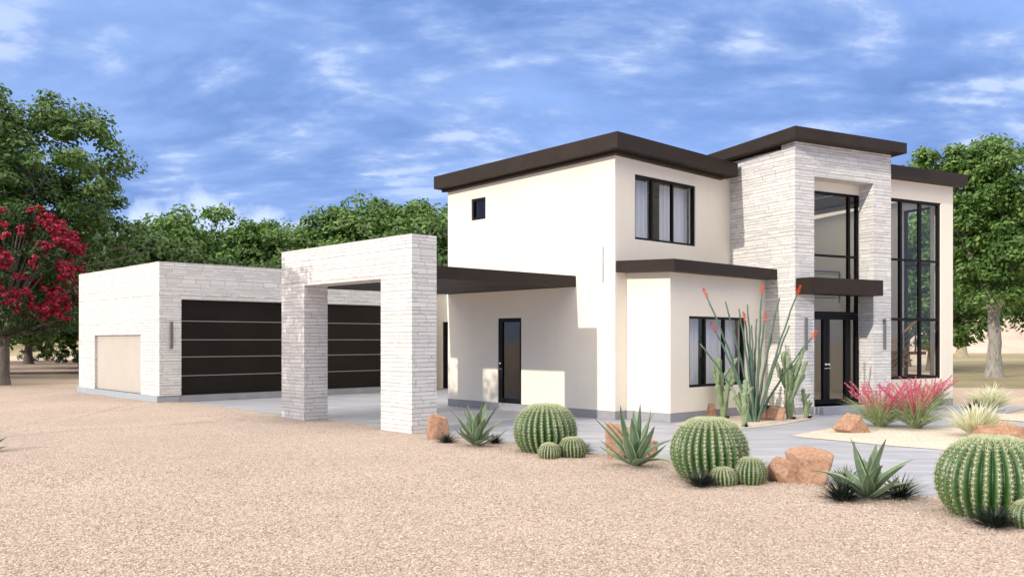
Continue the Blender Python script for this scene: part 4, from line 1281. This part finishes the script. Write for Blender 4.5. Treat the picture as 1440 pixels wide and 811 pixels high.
def upright(px, py, top, wpx, seed, label, nf):
    x, y = ground_at(px, py); rg = random.Random(seed); w = S(wpx, py)
    hgt = EYE - (top - HOR) / F_PX * y
    o = empty('upright_cactus', (x, y, 0), label, 'cactus', 'upright cacti around the ocotillo')
    b = MB(); tips = []
    main_r = w * .125
    lean = rg.uniform(-.1, .1)
    p1 = Vector((x + lean * .3, y, hgt * .42)); p3 = Vector((x + lean * .7 - .03, y, hgt * .74)); p2 = Vector((x + lean - .04, y, hgt))
    finger(b, (x, y, -.03), p1 + Vector((0, 0, .08)), main_r * 1.2, rg); finger(b, p1 - Vector((0, 0, .05)), p3, main_r * 1.05, rg); finger(b, p3 - Vector((0, 0, .07)), p2, main_r * .9, rg); tips.append(p2)
    s0 = p3 - Vector((0, 0, hgt * .12)); e0 = s0 + Vector((.14 * w / .4, .0, hgt * .2)); finger(b, s0, e0, main_r * .5, rg); tips.append(e0)
    for k in range(nf):
        a = k * 2.4 + rg.random(); z0 = hgt * rg.uniform(.04, .5); sd_ = Vector((cos(a), sin(a) * .6, 0))
        s = Vector((x, y, z0)) + sd_ * main_r * .5; e = Vector((x, y, z0)) + sd_ * w * rg.uniform(.25, .5) + Vector((0, 0, hgt * rg.uniform(.22, .42)))
        finger(b, s, e, main_r * rg.uniform(.5, .85), rg); tips.append(e)
        if rg.random() < .8:
            e2 = e + Vector((rg.uniform(-.06, .1) * sd_.x, 0, hgt * rg.uniform(.1, .2))); finger(b, e - (e - s) * .15, e2, main_r * .5, rg); tips.append(e2)
    b.build('body', PADM.mat, o)
    for t in tips[1:]:
        f = MB()
        for q in range(5):
            c = t + Vector((rg.uniform(-.03, .03), rg.uniform(-.03, .03), rg.uniform(-.03, .012)))
            for z in range(5):
                a = z * 1.257; d = Vector((cos(a), sin(a), .5)).normalized() * .017; e = d.cross(Vector((0, 0, 1))).normalized() * .006
                f.quad([c, c + d * .6 + e, c + d, c + d * .6 - e])
        f.build('flower', WHITE_FL, o)
    k = MB()                                    # shrivelled dark growth at the foot
    for q in range(60):
        a = rg.uniform(0, 2 * pi); d = Vector((cos(a), sin(a), rg.uniform(.2, 1.2))).normalized()
        blade(k, (x + main_r * .9 + rg.uniform(-.02, .02), y - main_r, 0), a, .09 * rg.uniform(.6, 1.2), radians(rg.uniform(30, 85)), .6, .010, 3)
    k.build('dead_leaves', DARKSOIL, o)
    return o


upright(1017, 588, 502, 38, 1, 'tall upright cactus left of the ocotillo, in front of the bay window', 6)
upright(1045, 600, 533, 30, 2, 'shorter upright cactus just left of the ocotillo foot', 5)
upright(1110, 589, 492.5, 44, 3, 'tall upright cactus against the tower, right of the ocotillo', 7)
upright(1135, 588, 546, 24, 4, 'smallest upright cactus, beside the left stone corner of the entry', 4)

# ------------------------------------------------------------------ sky, sun, camera
SUN_AZ, SUN_EL = 48.0, 20.7                    # light travels towards SUN_AZ degrees right of straight ahead
w = bpy.data.worlds.new('World'); scene.world = w; w.use_nodes = True
nt = w.node_tree; bgn = nt.nodes['Background']; L = nt.links


def N(t, **kw):
    n = nt.nodes.new(t)
    for k, v in kw.items(): setattr(n, k, v)
    return n


def M(op, a, b_=0.0, clamp=False):
    n = N('ShaderNodeMath', operation=op, use_clamp=clamp)
    for i, v in enumerate((a, b_)):
        if hasattr(v, 'is_output'): L.new(v, n.inputs[i])
        else: n.inputs[i].default_value = v
    return n.outputs[0]


def RAMP(f, stops):
    n = N('ShaderNodeValToRGB'); e = n.color_ramp.elements
    while len(e) < len(stops): e.new(.5)
    for el, (p, c) in zip(e, stops): el.position = p; el.color = (*c, 1)
    L.new(f, n.inputs[0]); return n.outputs[0]


def MIX(f, a, b_, mode='MIX'):
    n = N('ShaderNodeMix', data_type='RGBA', blend_type=mode)
    for s_, v in ((n.inputs[0], f), (n.inputs[6], a), (n.inputs[7], b_)):
        if hasattr(v, 'is_output'): L.new(v, s_)
        else: s_.default_value = (*v, 1) if isinstance(v, tuple) else v
    return n.outputs[2]


sky = N('ShaderNodeTexSky', sky_type='NISHITA'); sky.sun_disc = False
sky.sun_elevation = radians(SUN_EL); sky.sun_rotation = radians(SUN_AZ + 180)
sky.air_density = 1.0; sky.dust_density = .3; sky.ozone_density = 4.0; sky.altitude = 900
tc = N('ShaderNodeTexCoord'); sep = N('ShaderNodeSeparateXYZ'); L.new(tc.outputs['Generated'], sep.inputs[0])
zc = M('MAXIMUM', sep.outputs[2], .0)
# clouds lie on a flat layer overhead: direction projected on a plane
den = M('ADD', zc, .24)
cx = M('DIVIDE', sep.outputs[0], den); cy = M('DIVIDE', sep.outputs[1], den)
cv = N('ShaderNodeCombineXYZ'); L.new(cx, cv.inputs[0]); L.new(cy, cv.inputs[1]); cv.inputs[2].default_value = 3.7


def NOISE(scale, detail, rough, dist=0.0, vec=None, off=0.0):
    mp = N('ShaderNodeMapping'); L.new(vec or cv.outputs[0], mp.inputs[0]); mp.inputs['Location'].default_value = (off, off * .7, 0)
    n = N('ShaderNodeTexNoise'); L.new(mp.outputs[0], n.inputs['Vector'])
    n.inputs['Scale'].default_value = scale; n.inputs['Detail'].default_value = detail; n.inputs['Roughness'].default_value = rough; n.inputs['Distortion'].default_value = dist
    return n.outputs['Fac']


mpx = N('ShaderNodeMapping'); L.new(cv.outputs[0], mpx.inputs[0]); mpx.inputs['Scale'].default_value = (.8, 1.25, 1); mpx.inputs['Rotation'].default_value = (0, 0, radians(14))
CVS = mpx.outputs[0]
veil = NOISE(.6, 5, .5, .3, vec=CVS)
OFF = 8.8
bank = NOISE(1.5, 9, .56, .2, vec=CVS, off=OFF)
bank2 = NOISE(1.5, 9, .56, .2, vec=CVS, off=OFF + .06)
small = NOISE(5.0, 9, .6, .2, vec=CVS, off=2.6)
hsv = N('ShaderNodeHueSaturation'); hsv.inputs['Saturation'].default_value = 1.0; hsv.inputs['Value'].default_value = 1.0; L.new(sky.outputs[0], hsv.inputs['Color'])
base = MIX(1.0, hsv.outputs[0], (1.12, .93, 1.10), 'MULTIPLY')
c1 = MIX(RAMP(veil, [(.34, (.4, .4, .4)), (.62, (.95, .95, .95))]), base, (2.2, 3.4, 6.1))
den_ = M('ADD', bank, M('MULTIPLY', M('SUBTRACT', small, .5), .22))
cover = RAMP(den_, [(.40, (0, 0, 0)), (.49, (.6, .6, .6)), (.64, (1, 1, 1))])
# side of each bank turned to the sun is pale, the far side and the thick middle blue grey
lit = M('ADD', M('MULTIPLY', M('SUBTRACT', bank, bank2), 7.0), M('ADD', .42, M('MULTIPLY', M('SUBTRACT', small, .5), 1.5)), True)
ccol = RAMP(lit, [(.05, (.13, .22, .46)), (.40, (.185, .285, .55)), (.70, (.27, .37, .62)), (.98, (.45, .53, .72))])
ccol = MIX(1.0, ccol, (7.6, 8.0, 8.4), 'MULTIPLY')
c2 = MIX(cover, c1, ccol)
# low cumulus heaps along the horizon
hz_ = NOISE(5.0, 8, .6, .2, vec=tc.outputs['Generated'], off=1.2)
band = M('MULTIPLY', RAMP(sep.outputs[2], [(.10, (1, 1, 1)), (.175, (0, 0, 0))]), 1.0)
lowc = RAMP(M('ADD', M('MULTIPLY', band, .30), hz_), [(.58, (0, 0, 0)), (.66, (.9, .9, .9))])
c3 = MIX(M('MULTIPLY', lowc, RAMP(sep.outputs[2], [(.15, (1, 1, 1)), (.20, (0, 0, 0))])), c2, (4.2, 5.1, 7.1))
# warm bright cloud towards the zenith, out of view, added as fill light
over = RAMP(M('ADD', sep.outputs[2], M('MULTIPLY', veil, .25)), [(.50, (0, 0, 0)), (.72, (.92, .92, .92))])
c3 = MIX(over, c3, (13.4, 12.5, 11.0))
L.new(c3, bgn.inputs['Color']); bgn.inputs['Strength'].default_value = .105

sl = bpy.data.lights.new('sun', 'SUN'); sl.energy = 2.0; sl.angle = radians(.6); sl.color = (1.0, .92, .80)
so2 = bpy.data.objects.new('sun', sl); COL.objects.link(so2)
az = radians(SUN_AZ); el = radians(SUN_EL)
d = Vector((sin(az) * cos(el), cos(az) * cos(el), -sin(el)))
so2.rotation_euler = d.to_track_quat('-Z', 'Y').to_euler(); so2.location = (-20, -20, 25)

cam = bpy.data.cameras.new('camera'); co_ = bpy.data.objects.new('camera', cam); COL.objects.link(co_)
co_.location = (0, 0, EYE); co_.rotation_euler = (radians(90), 0, 0)
cam.sensor_width = 36; cam.lens = F_PX / 1440 * 36; cam.shift_y = (HOR - 405.5) / 1440; cam.clip_end = 3000; cam.clip_start = .1
scene.camera = co_
scene.view_settings.view_transform = 'Standard'; scene.view_settings.look = 'None'
scene.view_settings.exposure = .73; scene.view_settings.gamma = 1; scene.view_settings.use_curve_mapping = False
scene.cycles.max_bounces = 8; scene.cycles.transparent_max_bounces = 12; scene.cycles.use_denoising = True
